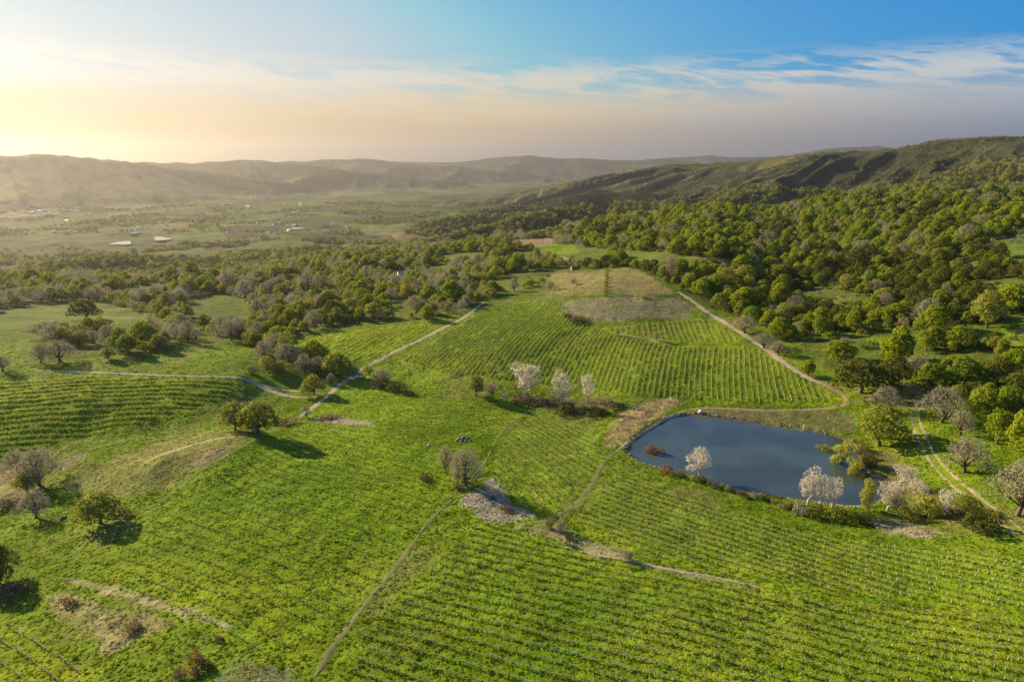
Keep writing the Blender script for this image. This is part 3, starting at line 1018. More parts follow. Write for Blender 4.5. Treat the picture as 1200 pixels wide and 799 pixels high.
track('dirt_track', [(275, 512), (255, 514), (230, 520), (200, 529), (170, 541)], 1.8, M['dirt'], vary=0.6)
track('dirt_track', [(660, 640), (700, 650), (735, 656), (790, 668), (840, 676), (890, 688)], 1.0, M['dirt'], vary=0.7)
yard_px = [(519, 327), (528, 319), (545, 320), (557, 324), (556, 331), (535, 332)]


# ------------------------------------------------------------------ shape helpers
def quads_at(pos, nrm, size, rs, aspect=(0.6, 1.0)):
    """A small leaf-shaped quad at each position."""
    n = len(pos)
    r = rs.normal(size=(n, 3))
    t = np.cross(nrm, r); t /= np.linalg.norm(t, axis=1)[:, None] + 1e-9
    b = np.cross(nrm, t)
    sx = (size * rs.uniform(0.7, 1.3, n))[:, None]; sy = sx * rs.uniform(aspect[0], aspect[1], n)[:, None]
    k = rs.uniform(-0.25, 0.25, (n, 1))
    v = np.stack([pos - t * sx * 0.5, pos - b * sy * 0.5 + t * sx * k, pos + t * sx * 0.5, pos + b * sy * 0.5 + t * sx * k], 1)
    return v.reshape(-1, 3), np.arange(4 * n).reshape(-1, 4)


def tube(pts, r0, r1, sides=5):
    pts = np.asarray(pts, float)
    n = len(pts)
    V = []
    for i in range(n):
        d = pts[min(i + 1, n - 1)] - pts[max(i - 1, 0)]
        d /= np.linalg.norm(d) + 1e-9
        u = np.cross(d, (0.3, 0.9, 0.2)); u /= np.linalg.norm(u) + 1e-9
        w = np.cross(d, u)
        r = r0 + (r1 - r0) * i / (n - 1)
        for k in range(sides):
            a = 2 * math.pi * k / sides
            V.append(pts[i] + r * (math.cos(a) * u + math.sin(a) * w))
    F = []
    for i in range(n - 1):
        for k in range(sides):
            F.append((i * sides + k, i * sides + (k + 1) % sides, (i + 1) * sides + (k + 1) % sides, (i + 1) * sides + k))
    return np.array(V), np.array(F)


class MB:
    def __init__(self):
        self.V = []; self.F = []; self.I = []; self.n = 0

    def add(self, v, f, mi=0):
        self.V.append(np.asarray(v, float)); self.F.append(np.asarray(f, int) + self.n); self.I.append(np.full(len(f), mi)); self.n += len(v)
        return self

    def mesh(self, name, mats, smooth=False):
        return make_mesh(name, np.concatenate(self.V), np.concatenate(self.F), 4, mats, np.concatenate(self.I), smooth)


def box(c, d, rz=0.0, taper=1.0):
    x, y, z = np.array(d) / 2
    v = np.array([(-x, -y, -z), (x, -y, -z), (x, y, -z), (-x, y, -z), (-x * taper, -y * taper, z), (x * taper, -y * taper, z), (x * taper, y * taper, z), (-x * taper, y * taper, z)])
    ca, sa = math.cos(rz), math.sin(rz)
    v = np.c_[v[:, 0] * ca - v[:, 1] * sa, v[:, 0] * sa + v[:, 1] * ca, v[:, 2]] + np.array(c)
    return v, np.array([(0, 3, 2, 1), (4, 5, 6, 7), (0, 1, 5, 4), (1, 2, 6, 5), (2, 3, 7, 6), (3, 0, 4, 7)])


# ------------------------------------------------------------------ vine rows
ROWS = [  # field, pixel pair along a row, spacing, growth height, growth per metre, posts, phrase
    ('front', (417, 732), (630, 797), 3.5, 0.4, 12.0, True, 'the field filling the bottom of the view'),
    ('bank', (740, 600), (900, 655), 3.4, 0.36, 11.0, True, 'the field below the pond bank'),
    ('middle', (607, 500), (690, 557), 3.4, 0.34, 9.0, True, 'the small field left of the pond'),
    ('left_front', (133, 649), (300, 724), 4.0, 0.3, 5.0, False, 'the broad field left of the rutted track'),
    ('strip', (400, 481), (585, 503), 3.8, 0.4, 6.0, False, 'the field between creek and bare trees'),
    ('left_hill', (20, 476), (240, 470), 4.4, 0.45, 11.0, False, 'the rounded hill on the left'),
    ('far_left', (420, 420), (470, 392), 4.0, 0.45, 5.0, False, 'the field left of the pale track'),
    ('central', (733, 462), (741, 440), 2.7, 0.42, 11.0, True, 'the long slope beyond the creek'),
    ('upper', (800, 400), (795, 382), 3.3, 0.45, 8.0, True, 'the strip under the fallow patch'),
    ('corner', (0, 742), (63, 792), 3.6, 0.42, 6.0, True, 'the lower left corner field'),
    ('far_strip', (672, 298), (664, 288), 8.0, 0.8, 1.2, False, 'the distant field on the ridge'),
]
row_total = 0
for fname, pa, pb, sp, gh, gd, posts, phrase in ROWS:
    pg = FIELDS[fname]
    a = hit(*pa)[:2]; b = hit(*pb)[:2]
    d = (b - a) / np.hypot(*(b - a)); nn = np.array([-d[1], d[0]])
    oo = (pg - a) @ nn; ss = (pg - a) @ d
    for off in np.arange(oo.min() + sp * 0.5, oo.max(), sp):
        s = np.arange(ss.min(), ss.max(), 0.9)
        bend = (fbm(s / 60, s * 0 + off / 60, 2, 15) - 0.5) * 4.0
        P = a[None, :] + d[None, :] * s[:, None] + nn[None, :] * (off + bend)[:, None]
        ok = inside(pg, P[:, 0], P[:, 1])
        # runs
        edges = np.flatnonzero(np.diff(np.r_[0, ok.astype(int), 0]))
        for i0, i1 in zip(edges[::2], edges[1::2]):
            i0 += rng.integers(1, 4); i1 -= rng.integers(1, 4)
            if i1 - i0 < 9:
                continue
            q = P[i0:i1]
            az_ = np.degrees(np.arctan2(q[:, 0], q[:, 1]))
            vis = (np.abs(az_) < 41) & (np.hypot(q[:, 0], q[:, 1]) > 96)
            if vis.sum() < 9:
                continue
            q = q[vis]
            Ln = len(q) * 0.9
            mid = q[len(q) // 2]
            o3 = np.array([mid[0], mid[1], float(height(*mid))])
            B = MB()
            ng = int(Ln * gd)
            t = rng.uniform(0, len(q) - 1.001, ng)
            dens = fbm(t / 9, t * 0 + off, 3, 33)
            keep = dens > 0.30
            t = t[keep]; ng = len(t)
            i = t.astype(int); f = (t - i)[:, None]
            c = q[i] * (1 - f) + q[i + 1] * f + nn[None, :] * rng.normal(0, 0.30 if fname in ('central', 'upper', 'left_front') else 0.40, ng)[:, None]
            hz = rng.uniform(0.0, gh, ng)
            pos = np.c_[c, height(c[:, 0], c[:, 1]) + hz + 0.05]
            nr_ = rng.normal(size=(ng, 3)) * 0.6 + np.array([-0.2, 0, 0.9]); nr_ /= np.linalg.norm(nr_, axis=1)[:, None]
            v, fc = quads_at(pos - o3, nr_, {'left_hill': 0.62, 'far_left': 0.6, 'central': 0.5, 'upper': 0.55}.get(fname, 0.42), rng, (0.5, 0.9))
            B.add(v, fc, 0)
            step = 2 if posts else 3
            st = q[::step]
            hs_ = (1.0 if posts else 0.75) * rng.uniform(0.7, 1.15, len(st))
            zb = height(st[:, 0], st[:, 1])
            w = 0.10
            for (cx, cy), z0, hh in zip(st + rng.normal(0, 0.12, st.shape), zb, hs_):
                if rng.random() < 0.12:
                    continue
                lx, ly = rng.normal(0, 0.10, 2)
                base = np.array([cx, cy, z0 - 0.05]) - o3
                tri = np.array([(w, 0, 0), (-w / 2, w * 0.87, 0), (-w / 2, -w * 0.87, 0)])
                vv = np.concatenate([base + tri, base + tri * 0.7 + np.array([lx, ly, hh])])
                B.add(vv, [(0, 1, 4, 3), (1, 2, 5, 4), (2, 0, 3, 5)], 1)
                if posts:
                    # two short cordon arms along the wire
                    for sg in (-1, 1):
                        e = base + np.array([lx, ly, hh * 0.93]) + np.array([d[0], d[1], 0]) * sg * 0.8 + np.array([0, 0, rng.normal(0, 0.05)])
                        s0 = base + np.array([lx, ly, hh * 0.86])
                        B.add([s0, s0 + (0, 0, 0.1), e + (0, 0, 0.06), e, s0 + np.array([nn[0], nn[1], 0]) * 0.08, s0 + np.array([nn[0], nn[1], 0]) * 0.08 + (0, 0, 0.1), e + (0, 0, 0.05) + np.array([nn[0], nn[1], 0]) * 0.05, e + np.array([nn[0], nn[1], 0]) * 0.05],
                              [(0, 1, 2, 3), (4, 7, 6, 5), (1, 5, 6, 2), (0, 3, 7, 4)], 1)
            # the trellis wire ties the row together
            tw = np.c_[q, height(q[:, 0], q[:, 1]) + (0.62 if posts else 0.3)] - o3
            n_ = len(tw)
            tv = np.stack([tw + (0, 0, 0.012), tw + np.r_[nn * 0.012, 0], tw - np.r_[nn * 0.012, 0]], 1).reshape(-1, 3)
            tf = np.array([(i_ * 3 + k_, i_ * 3 + (k_ + 1) % 3, i_ * 3 + 3 + (k_ + 1) % 3, i_ * 3 + 3 + k_) for i_ in range(n_ - 1) for k_ in range(3)])
            B.add(tv, tf, 1)
            o = link('vine_row', B.mesh('vine_row', [M['vine'], M['post']]))
            o.location = o3
            tag(o, 'leafless vine row in ' + phrase, 'vine row', 'vine rows in ' + phrase)
            row_total += 1
print('vine rows', row_total)


# ------------------------------------------------------------------ trees
def crown_quads(seed, lobes, n, size, jitter=(0.78, 1.06), outw=0.75, down=-0.75):
    rs = np.random.default_rng(seed)
    L = np.array(lobes)                    # x y z r
    area = L[:, 3] ** 2
    cnt = np.maximum(6, (n * 1.7 * area / area.sum()).astype(int))
    P = []; Q = []
    for (x, y, z, r), m_ in zip(L, cnt):
        dv = rs.normal(size=(m_, 3)); dv /= np.linalg.norm(dv, axis=1)[:, None]
        dv = dv[dv[:, 2] > down]
        wob = 1 + 0.22 * np.sin(dv[:, 0] * 5 + seed) * np.sin(dv[:, 1] * 6 + z * 9) + 0.12 * np.sin(dv[:, 2] * 11 + x * 20)
        p = np.array([x, y, z]) + dv * (r * wob * rs.uniform(*jitter, len(dv)))[:, None] * np.array([1, 1, 0.9])
        P.append(p); Q.append(dv)
    P = np.concatenate(P); Q = np.concatenate(Q)
    keep = np.ones(len(P), bool)
    for x, y, z, r in L:
        keep &= np.linalg.norm((P - (x, y, z)) / (1, 1, 0.9), axis=1) > r * 0.72
    keep &= P[:, 2] > 0.05
    P = P[keep]; Q = Q[keep]
    if len(P) > n:
        s = rs.permutation(len(P))[:n]; P = P[s]; Q = Q[s]
    nr_ = Q * outw + rs.normal(size=P.shape) * 0.5 + np.array([0, 0, 0.2])
    nr_ /= np.linalg.norm(nr_, axis=1)[:, None]
    return quads_at(P, nr_, size, rs)


def dome_lobes(seed, n, Rr, z0, z1, r0, r1):
    rs = np.random.default_rng(seed)
    out = []
    for k in range(n):
        t = (k + 0.5) / n
        a = k * 2.4 + rs.uniform(-0.5, 0.5)
        zz = z0 + (z1 - z0) * (1 - t) ** 0.8 * rs.uniform(0.85, 1.05)
        prof = math.sqrt(max(0.05, 1 - ((zz - z0) / (z1 - z0 + 1e-6)) ** 2 * 0.85))
        rad = Rr * math.sqrt(t) * prof * rs.uniform(0.8, 1.1)
        out.append((math.cos(a) * rad, math.sin(a) * rad, zz, rs.uniform(r0, r1)))
    return out


def trunk_mesh(seed, lobes, r=0.035, fork=0.3, lean=0.06, fine=0):
    rs = np.random.default_rng(seed + 500)
    B = MB()
    top = np.array([rs.normal(0, lean), rs.normal(0, lean), fork])
    pts = [np.array([0, 0, -0.06]), np.array([rs.normal(0, 0.01), rs.normal(0, 0.01), fork * 0.5]), top]
    B.add(*tube(pts, r * 1.25, r * 0.85, 7))
    for x, y, z, rr in lobes:
        e = np.array([x, y, z])
        mid = top * 0.45 + e * 0.55 + rs.normal(0, 0.03, 3) - np.array([0, 0, 0.03])
        B.add(*tube([top - (0, 0, 0.02), mid, e], r * 0.55, r * 0.12, 5))
        for k in range(fine):
            dv = rs.normal(size=3); dv /= np.linalg.norm(dv); dv[2] = abs(dv[2]) * 0.8
            B.add(*tube([mid * 0.4 + e * 0.6, e + dv * rr * 0.55 + rs.normal(0, 0.01, 3), e + dv * rr * 1.02], r * 0.16, r * 0.05, 3))
    return B


PROTO = {}


def proto(kind_, seed, lobes, n, size, leaf, bark='bark', r=0.035, fork=0.3, fine=0, n_far=170, size_far=0.15, outw=0.75, jitter=(0.78, 1.06)):
    v, f = crown_quads(seed, lobes, n, size, jitter, outw)
    crown = MB().add(v, f).mesh('crown', [M[leaf]])
    tb = trunk_mesh(seed, lobes, r, fork, 0.05, fine)
    trunk = tb.mesh('trunk', [M[bark]], True)
    v2, f2 = crown_quads(seed + 1, lobes, n_far, size_far, jitter, outw)
    fm = MB().add(v2, f2, 0)
    fm.add(*tube([(0, 0, -0.08), (0, 0, fork)], r * 1.2, r * 0.8, 4), 1)
    farm = fm.mesh('far_tree', [M[leaf], M[bark]])
    mid_v, mid_f = crown_quads(seed + 2, lobes, n // 3, size * 1.65, jitter, outw)
    mm = MB().add(mid_v, mid_f, 0)
    mm.add(*tube([(0, 0, -0.08), (0, 0, fork)], r * 1.2, r * 0.8, 5), 1)
    midm = mm.mesh('mid_tree', [M[leaf], M[bark]])
    W = np.percentile(np.hypot(v[:, 0], v[:, 1]), 97) * 2
    PROTO.setdefault(kind_, []).append(dict(crown=crown, trunk=trunk, far=farm, mid=midm, w=W))


for q in range(5):
    lob = dome_lobes(q * 13 + 1, (9, 13, 16, 11, 14)[q], (0.30, 0.36, 0.42, 0.33, 0.38)[q], 0.25, (0.84, 0.78, 0.74, 0.82, 0.80)[q], 0.12, (0.24, 0.22, 0.21, 0.27, 0.20)[q])
    proto('green', q * 13 + 1, lob, 2600, 0.058, 'green', fork=0.18)
for q in range(4):
    lob = dome_lobes(q * 17 + 2, (10, 14, 17, 12)[q], (0.31, 0.37, 0.43, 0.35)[q], 0.23, (0.84, 0.79, 0.74, 0.80)[q], 0.12, (0.25, 0.22, 0.20, 0.26)[q])
    proto('olive', q * 17 + 2, lob, 2600, 0.052, 'olive', fork=0.17)
for q in range(3):
    lob = dome_lobes(q * 19 + 3, 13, 0.38, 0.25, 0.78, 0.18, 0.25)
    proto('dark', q * 19 + 3, lob, 2800, 0.055, 'dark', fork=0.15)
for q in range(5):
    lob = dome_lobes(q * 23 + 4, 15, 0.38, 0.28, 0.82, 0.14, 0.21)
    proto('bare', q * 23 + 4, lob, 4200, 0.026, 'twig', fork=0.18, fine=5, n_far=240, size_far=0.10, jitter=(0.55, 1.1), outw=0.4)
for q in range(4):
    rs_ = np.random.default_rng(q + 70)
    lob = [(rs_.normal(0, 0.10), rs_.normal(0, 0.10), z, rs_.uniform(0.09, 0.15)) for z in np.linspace(0.32, 0.86, 12)]
    proto('pale', q * 29 + 5, lob, 2300, 0.024, 'pale', bark='pale_bark', r=0.022, fork=0.25, fine=5, jitter=(0.5, 1.12), outw=0.3)
for q in range(3):
    rs_ = np.random.default_rng(q + 90)
    lob = [(rs_.normal(0, 0.13), rs_.normal(0, 0.13), z, rs_.uniform(0.12, 0.2)) for z in np.linspace(0.25, 0.82, 11)]
    proto('willow', q * 31 + 6, lob, 2200, 0.045, 'willow', r=0.025, fork=0.15, fine=2)
for q in range(2):
    rs_ = np.random.default_rng(q + 110)
    lob = []
    for z in np.linspace(0.2, 0.93, 9):
        for k in range(4):
            a = rs_.uniform(0, 6.28); rr = (1.02 - z) * 0.36
            lob.append((math.cos(a) * rr, math.sin(a) * rr, z, 0.06 + (1 - z) * 0.09))
    proto('pine', q * 37 + 7, lob, 2600, 0.045, 'olive', r=0.028, fork=0.85)
for nm, leaf in (('rust_shrub', 'rust'), ('brown_shrub', 'brown'), ('dark_shrub', 'dark'), ('green_shrub', 'olive'), ('pale_shrub', 'twig')):
    for q in range(2):
        rs_ = np.random.default_rng(q + 130)
        lob = [(rs_.uniform(-0.55, 0.55), rs_.uniform(-0.45, 0.45), rs_.uniform(0.22, 0.55), rs_.uniform(0.25, 0.4)) for k in range(9)]
        proto(nm, q * 41 + 8, lob, 900, 0.11, leaf, r=0.05, fork=0.2, size_far=0.28, n_far=140, jitter=(0.7, 1.12))

NAMES = {'green': ('oak_tree', 'tree'), 'olive': ('oak_tree', 'tree'), 'dark': ('live_oak', 'tree'), 'bare': ('bare_oak', 'tree'), 'pale': ('cottonwood_tree', 'tree'),
         'willow': ('willow_tree', 'tree'), 'pine': ('pine_tree', 'tree'), 'rust_shrub': ('shrub', 'shrub'), 'brown_shrub': ('shrub', 'shrub'),
         'dark_shrub': ('shrub', 'shrub'), 'green_shrub': ('shrub', 'shrub'), 'pale_shrub': ('shrub', 'shrub')}
hand_xy = []


def plant(kind_, x, y, hgt, wid, label, group=None, rz=None, q=None, sink=0.0, z=None):
    ps = PROTO[kind_]
    p = ps[rng.integers(len(ps)) if q is None else q % len(ps)]
    nm, cat = NAMES[kind_]
    z = float(height(x, y)) if z is None else z
    sx = wid / p['w'] if wid else hgt
    o = empty(nm, (x, y, z - sink), rng.uniform(0, 6.28) if rz is None else rz, (sx, sx * rng.uniform(0.92, 1.08), hgt))
    tag(o, label, cat, group)
    link('trunk' if 'shrub' not in kind_ else 'stem', p['trunk'], o)
    link('crown' if 'shrub' not in kind_ else 'foliage', p['crown'], o)
    return o


def plant_px(kind_, u, v, hp, wp, label, q=None, group=None):
    p = hit(u, v)
    depth = p[1] * CP - (p[2] - CAM_H) * SP
    hand_xy.append((p[0], p[1], wp * depth / FPX * 0.5))
    ang = math.atan2(CAM_H - p[2], math.hypot(p[0], p[1]))
    wid = wp * depth / FPX
    hgt = (hp * depth / FPX) / math.cos(ang) * 1.02
    wid *= 1.08
    hgt = max(hgt - 0.22 * wid * math.tan(ang), hgt * 0.7)   # part of the height in view is the crown's depth
    if kind_ in ('pale', 'willow', 'pine') and hp > wp * 1.3:
        hgt = (hp * depth / FPX) / math.cos(ang)
    return plant(kind_, p[0], p[1], hgt, wid, label, group, q=q)


HAND = [
    ('olive', 276, 504, 38, 34, 'left one of two big round olive oaks on the grassy knob'),
    ('olive', 303, 508, 44, 44, 'right one of two big round olive oaks, wider, beside the pale blue tank'),
    ('bare', 359, 489, 16, 15, 'small round tan tree beside the pale track below the junction'),
    ('olive', 118, 613, 42, 48, 'broad yellow-green oak standing alone on the lower left slope'),
    ('bare', 42, 607, 36, 40, 'pale bare oak with a low round crown left of the lone green oak'),
    ('bare', 46, 568, 50, 54, 'large grey bare oak above the bright grass on the left'),
    ('bare', 20, 552, 28, 34, 'brown bare oak leaning behind the large grey bare oak'),
    ('olive', 32, 577, 30, 30, 'small olive oak tucked under the large grey bare oak'),
    ('dark', -2, 682, 52, 42, 'dark green live oak cut by the left edge of the view'),
    ('bare', 523, 554, 36, 20, 'thin bare tree with a tall bare stem beside the rutted track'),
    ('bare', 546, 569, 50, 42, 'large grey bare tree beside the rutted track and the stone heap'),
    ('bare', 536, 566, 38, 18, 'narrow bare tree squeezed between two grey bare trees'),
    ('olive', 558, 464, 28, 18, 'yellow-green tree on the creek at the foot of the long vineyard'),
    ('bare', 576, 465, 20, 16, 'small grey bare tree right of the yellow-green creek tree'),
    ('pale', 617, 464, 40, 36, 'pale open tree with spreading limbs on the creek'),
    ('pale', 657, 478, 44, 22, 'whitish upright tree above the dark creek thicket'),
    ('pale', 689, 472, 34, 18, 'grey-white slim tree at the right end of the creek thicket'),
    ('pale', 592, 470, 12, 10, 'low pale sapling at the left end of the creek thicket'),
    ('pale', 820, 560, 38, 30, 'whitish round-headed tree alone on the south shore of the pond'),
    ('pale', 946, 592, 44, 24, 'left one of three whitish trees at the pond edge'),
    ('pale', 960, 595, 42, 22, 'middle one of three whitish trees at the pond edge'),
    ('pale', 975, 594, 36, 22, 'right one of three whitish trees at the pond edge'),
    ('willow', 986, 547, 32, 26, 'round yellow willow standing in the east end of the pond'),
    ('willow', 1001, 556, 20, 22, 'low yellow willow beside the round yellow one in the pond'),
    ('willow', 1017, 598, 36, 17, 'slim yellow-green willow on the south-east pond shore'),
    ('pale', 1039, 598, 36, 26, 'pale bare tree right of the slim yellow-green willow'),
    ('pale', 1061, 572, 28, 28, 'pale feathery tree on the slope east of the pond'),
    ('pale', 1074, 584, 24, 22, 'pinkish bare tree behind the yellow brush east of the pond'),
    ('willow', 1083, 604, 30, 38, 'broad yellow-green bush-like willow east of the pond'),
    ('pale', 1106, 606, 36, 18, 'pale bare tree at the right end of the yellow brush'),
    ('bare', 1052, 602, 24, 24, 'grey-violet bare tree between pale tree and yellow willow'),
    ('olive', 1132, 600, 22, 34, 'yellowish low oak beside the two-rut track near the right'),
    ('olive', 1030, 522, 52, 56, 'big olive pine-like tree at the pond corner'),
    ('bare', 1036, 484, 34, 40, 'brown bare oak behind the big olive tree at the pond corner'),
    ('dark', 1008, 460, 46, 66, 'largest dark green oak beside the end of the brown track'),
    ('dark', 1046, 452, 40, 44, 'dark green oak touching the largest dark oak on its right'),
    ('bare', 1103, 495, 46, 52, 'wide beige bare oak at the bend of the two-rut track'),
    ('bare', 1125, 510, 34, 26, 'narrow beige bare oak in front of the wide beige one'),
    ('bare', 1131, 553, 44, 54, 'round beige bare oak in the crook of the two-rut track'),
    ('bare', 1192, 604, 74, 66, 'largest beige bare oak at the right edge of the view'),
    ('green', 1168, 520, 46, 36, 'bright green oak right of the beige bare oaks'),
    ('green', 1150, 492, 38, 40, 'bright green oak in the clump above the beige bare oaks'),
    ('green', 1178, 488, 36, 38, 'bright green oak in the clump near the right edge'),
    ('green', 1200, 530, 50, 44, 'bright green oak cut by the right edge below the clump'),
    ('green', 1090, 458, 36, 42, 'yellow-green oak behind the start of the two-rut track'),
    ('bare', 1073, 446, 32, 40, 'silvery bare oak between dark oak and yellow-green oak'),
    ('green', 1128, 452, 40, 40, 'tall yellow-green oak behind the wide beige bare oak'),
    ('bare', 1068, 466, 18, 20, 'small pinkish bare tree by the track fork'),
    ('green', 982, 424, 32, 38, 'yellow-green oak on the slope above the brown track'),
    ('green', 947, 440, 20, 18, 'small yellow-green tree at the edge of the brown track'),
    ('bare', 872, 390, 22, 36, 'pinkish brown bare oak beside the brown track'),
    ('bare', 895, 408, 20, 32, 'brown bare oak lower down beside the brown track'),
    ('bare', 912, 416, 18, 22, 'grey bare oak below the brown bare oak at the track'),
    ('olive', 368, 462, 28, 30, 'russet-green oak standing alone by the track junction'),
    ('bare', 324, 413, 26, 32, 'grey bare oak at the top of the creek clump'),
    ('bare', 337, 424, 24, 32, 'second grey bare oak down the creek clump'),
    ('olive', 312, 434, 18, 18, 'yellowish round tree at the lower left of the creek clump'),
    ('olive', 326, 438, 18, 20, 'yellow-pink round tree beside the yellowish one in the creek clump'),
    ('bare', 357, 436, 24, 20, 'slim grey bare tree in the creek clump'),
    ('bare', 373, 434, 18, 22, 'low grey bare tree right of the slim one in the creek clump'),
    ('olive', 395, 440, 32, 34, 'russet-topped oak at the right end of the creek clump'),
    ('bare', 388, 450, 14, 12, 'small grey tree under the russet-topped oak'),
    ('bare', 416, 442, 16, 14, 'small bare tree by the pale track crossing'),
    ('willow', 432, 440, 14, 16, 'small yellowish tree on the creek right of the track crossing'),
    ('bare', 448, 447, 18, 24, 'brown bare tree on the creek right of the small yellowish tree'),
    ('bare', 70, 424, 28, 38, 'round grey bare oak at the left end of the hilltop copse'),
    ('bare', 48, 425, 26, 26, 'brown-grey bare oak at the far left of the hilltop copse'),
    ('olive', 127, 421, 16, 16, 'small round green tree in front of the hilltop copse'),
    ('bare', 54, 396, 22, 48, 'wide brown oak on the pale green slope at the left'),
    ('dark', 100, 374, 26, 34, 'dark olive oak on the skyline of the pale green slope'),
    ('bare', 3, 435, 22, 26, 'bare round oak at the left edge above the vine rows'),
    ('bare', 271, 384, 18, 24, 'bare oak on the green hollow between the woods'),
    ('bare', 724, 393, 9, 9, 'tiny grey tree at the start of the pale path in the vineyard'),
    ('bare', 769, 399, 12, 10, 'tiny grey tree above the pale path in the vineyard'),
    ('pine', 1183, 214, 24, 17, 'pale tall pine on the right-hand skyline'),
    ('pine', 1076, 216, 11, 10, 'small pine on the right-hand skyline left of the tall one'),
    ('bare', 645, 340, 12, 13, 'dark bare tree on the left side of the dry knoll'),
    ('bare', 672, 334, 9, 10, 'small bare tree on the shoulder of the dry knoll'),
    # shrubs
    ('rust_shrub', 83, 706, 10, 22, 'rust-brown mound of brush at the top of the dry patch'),
    ('rust_shrub', 156, 738, 11, 22, 'rust-brown mound of brush at the right side of the dry patch'),
    ('rust_shrub', 258, 749, 7, 12, 'small rust tuft alone in the grass near the bottom'),
    ('rust_shrub', 234, 776, 18, 28, 'large rust bush at the bottom with dark base'),
    ('rust_shrub', 211, 795, 14, 16, 'orange-brown bush at the bottom edge, left of its twin'),
    ('rust_shrub', 227, 792, 11, 15, 'orange-brown bush at the bottom edge, right of its twin'),
    ('dark_shrub', 246, 781, 12, 18, 'dark green bush behind the large rust bush'),
    ('brown_shrub', 12, 697, 14, 46, 'wide dark brown thicket under the live oak at the left edge'),
    ('brown_shrub', 8, 596, 14, 30, 'dark brown thicket beside the pale bare oak'),
    ('brown_shrub', 97, 588, 8, 8, 'dark brown bush left of the lone green oak'),
    ('rust_shrub', 148, 603, 12, 14, 'reddish bush at the foot of the lone green oak'),
    ('pale_shrub', 656, 622, 18, 16, 'pale twiggy bush on the bare strip'),
    ('rust_shrub', 645, 619, 12, 12, 'reddish bush left of the pale twiggy bush'),
    ('rust_shrub', 664, 638, 8, 10, 'orange tuft on the bare strip below the twiggy bush'),
    ('dark_shrub', 667, 632, 8, 11, 'dark bush on the bare strip above the orange tuft'),
    ('pale_shrub', 733, 656, 15, 16, 'pale round bush at the lower end of the bare strip'),
    ('rust_shrub', 765, 536, 17, 24, 'brown-topped willow scrub standing in the west end of the pond'),
    ('rust_shrub', 778, 553, 9, 26, 'long rust bush on the south-west pond shore'),
    ('rust_shrub', 797, 558, 8, 11, 'small rust bush right of the long rust bush on shore'),
    ('dark_shrub', 821, 564, 8, 16, 'dark bush at the foot of the whitish pond tree'),
    ('green_shrub', 811, 563, 8, 8, 'yellowish bush at the foot of the whitish pond tree'),
    ('green_shrub', 967, 531, 13, 22, 'yellow-brown bush standing in the pond left of the willow'),
    ('brown_shrub', 949, 541, 4, 10, 'submerged brown brush showing in the open water'),
    ('pale_shrub', 935, 603, 18, 20, 'tan bush left of the three whitish trees'),
    ('dark_shrub', 985, 612, 20, 34, 'large dark green bush below the pond shore'),
    ('dark_shrub', 1010, 613, 18, 26, 'dark green bush right of the large one below the shore'),
    ('dark_shrub', 958, 607, 14, 26, 'dark green bush under the three whitish trees'),
    ('dark_shrub', 1068, 610, 24, 28, 'dark olive bush under the yellow willow east of the pond'),
    ('dark_shrub', 1148, 622, 26, 44, 'wide dark bush beside the two-rut track'),
    ('brown_shrub', 1122, 606, 14, 26, 'violet-brown thicket right of the yellow brush'),
    ('green_shrub', 1163, 606, 12, 16, 'yellowish bush on the track verge'),
    ('dark_shrub', 1020, 546, 12, 18, 'dark bush on the east shore of the pond'),
    ('green_shrub', 1012, 528, 10, 14, 'olive bush on the north-east pond shore'),
    ('brown_shrub', 1018, 537, 9, 12, 'brown reeds on the east pond shore'),
    ('dark_shrub', 1008, 562, 9, 14, 'dark bush at the waterline beside the willows'),
    ('brown_shrub', 447, 454, 16, 18, 'dark brown bush on the creek below the bare tree'),
    ('dark_shrub', 466, 459, 16, 20, 'blue-black bush on the creek below the long vineyard'),
    ('brown_shrub', 480, 462, 8, 16, 'grey brush trailing right of the blue-black bush'),
    ('brown_shrub', 618, 470, 9, 42, 'brown brush along the creek under the open tree'),
    ('dark_shrub', 668, 484, 14, 36, 'dark green thicket under the whitish upright tree'),
    ('dark_shrub', 696, 486, 11, 34, 'dark thicket right of the whitish upright tree'),
    ('brown_shrub', 722, 476, 8, 30, 'brown brush at the tip of the dry triangle'),
    ('brown_shrub', 640, 474, 8, 22, 'low brown brush left of the dark creek thicket'),
    ('rust_shrub', 334, 497, 7, 34, 'long orange-brown bush along the pale track'),
    ('rust_shrub', 385, 491, 5, 26, 'low reddish brush on the stony strip'),
    ('brown_shrub', 499, 562, 7, 17, 'dark brush at the rim of the small pit'),
    ('brown_shrub', 538, 572, 8, 16, 'tan bush at the foot of the large bare tree'),
    ('rust_shrub', 596, 597, 5, 18, 'brown mound on the stone heap'),
    ('brown_shrub', 577, 585, 4, 9, 'small brown tuft on the stone heap'),
    ('brown_shrub', 160, 420, 6, 32, 'low brown brush at the front of the hilltop copse'),
    ('brown_shrub', 296, 437, 9, 13, 'dark brown bush at the end of the creek clump'),
    ('brown_shrub', 680, 377, 8, 26, 'brown brush at the lower edge of the fallow patch'),
    ('rust_shrub', 664, 371, 4, 12, 'red brush at the lower left corner of the fallow patch'),
    ('green_shrub', 755, 350, 4, 12, 'green tuft at the upper edge of the fallow patch'),
    ('dark_shrub', 505, 366, 7, 10, 'dark bush beside the pale track at the wood edge'),
    ('dark_shrub', 371, 438, 10, 14, 'dark bush between bare trees in the creek clump'),
]
for kd, u, v, hp, wp, lb in HAND:
    plant_px(kd, u, v, hp, wp, lb)
# a hedge line up the knoll, built as bushes
for k in range(9):
    plant_px('green_shrub', 709 + 0.25 * k, 347 - k * 3.6, 5, 6, 'low green bush in the straight line up the dry knoll', group='bushes in a line up the knoll')
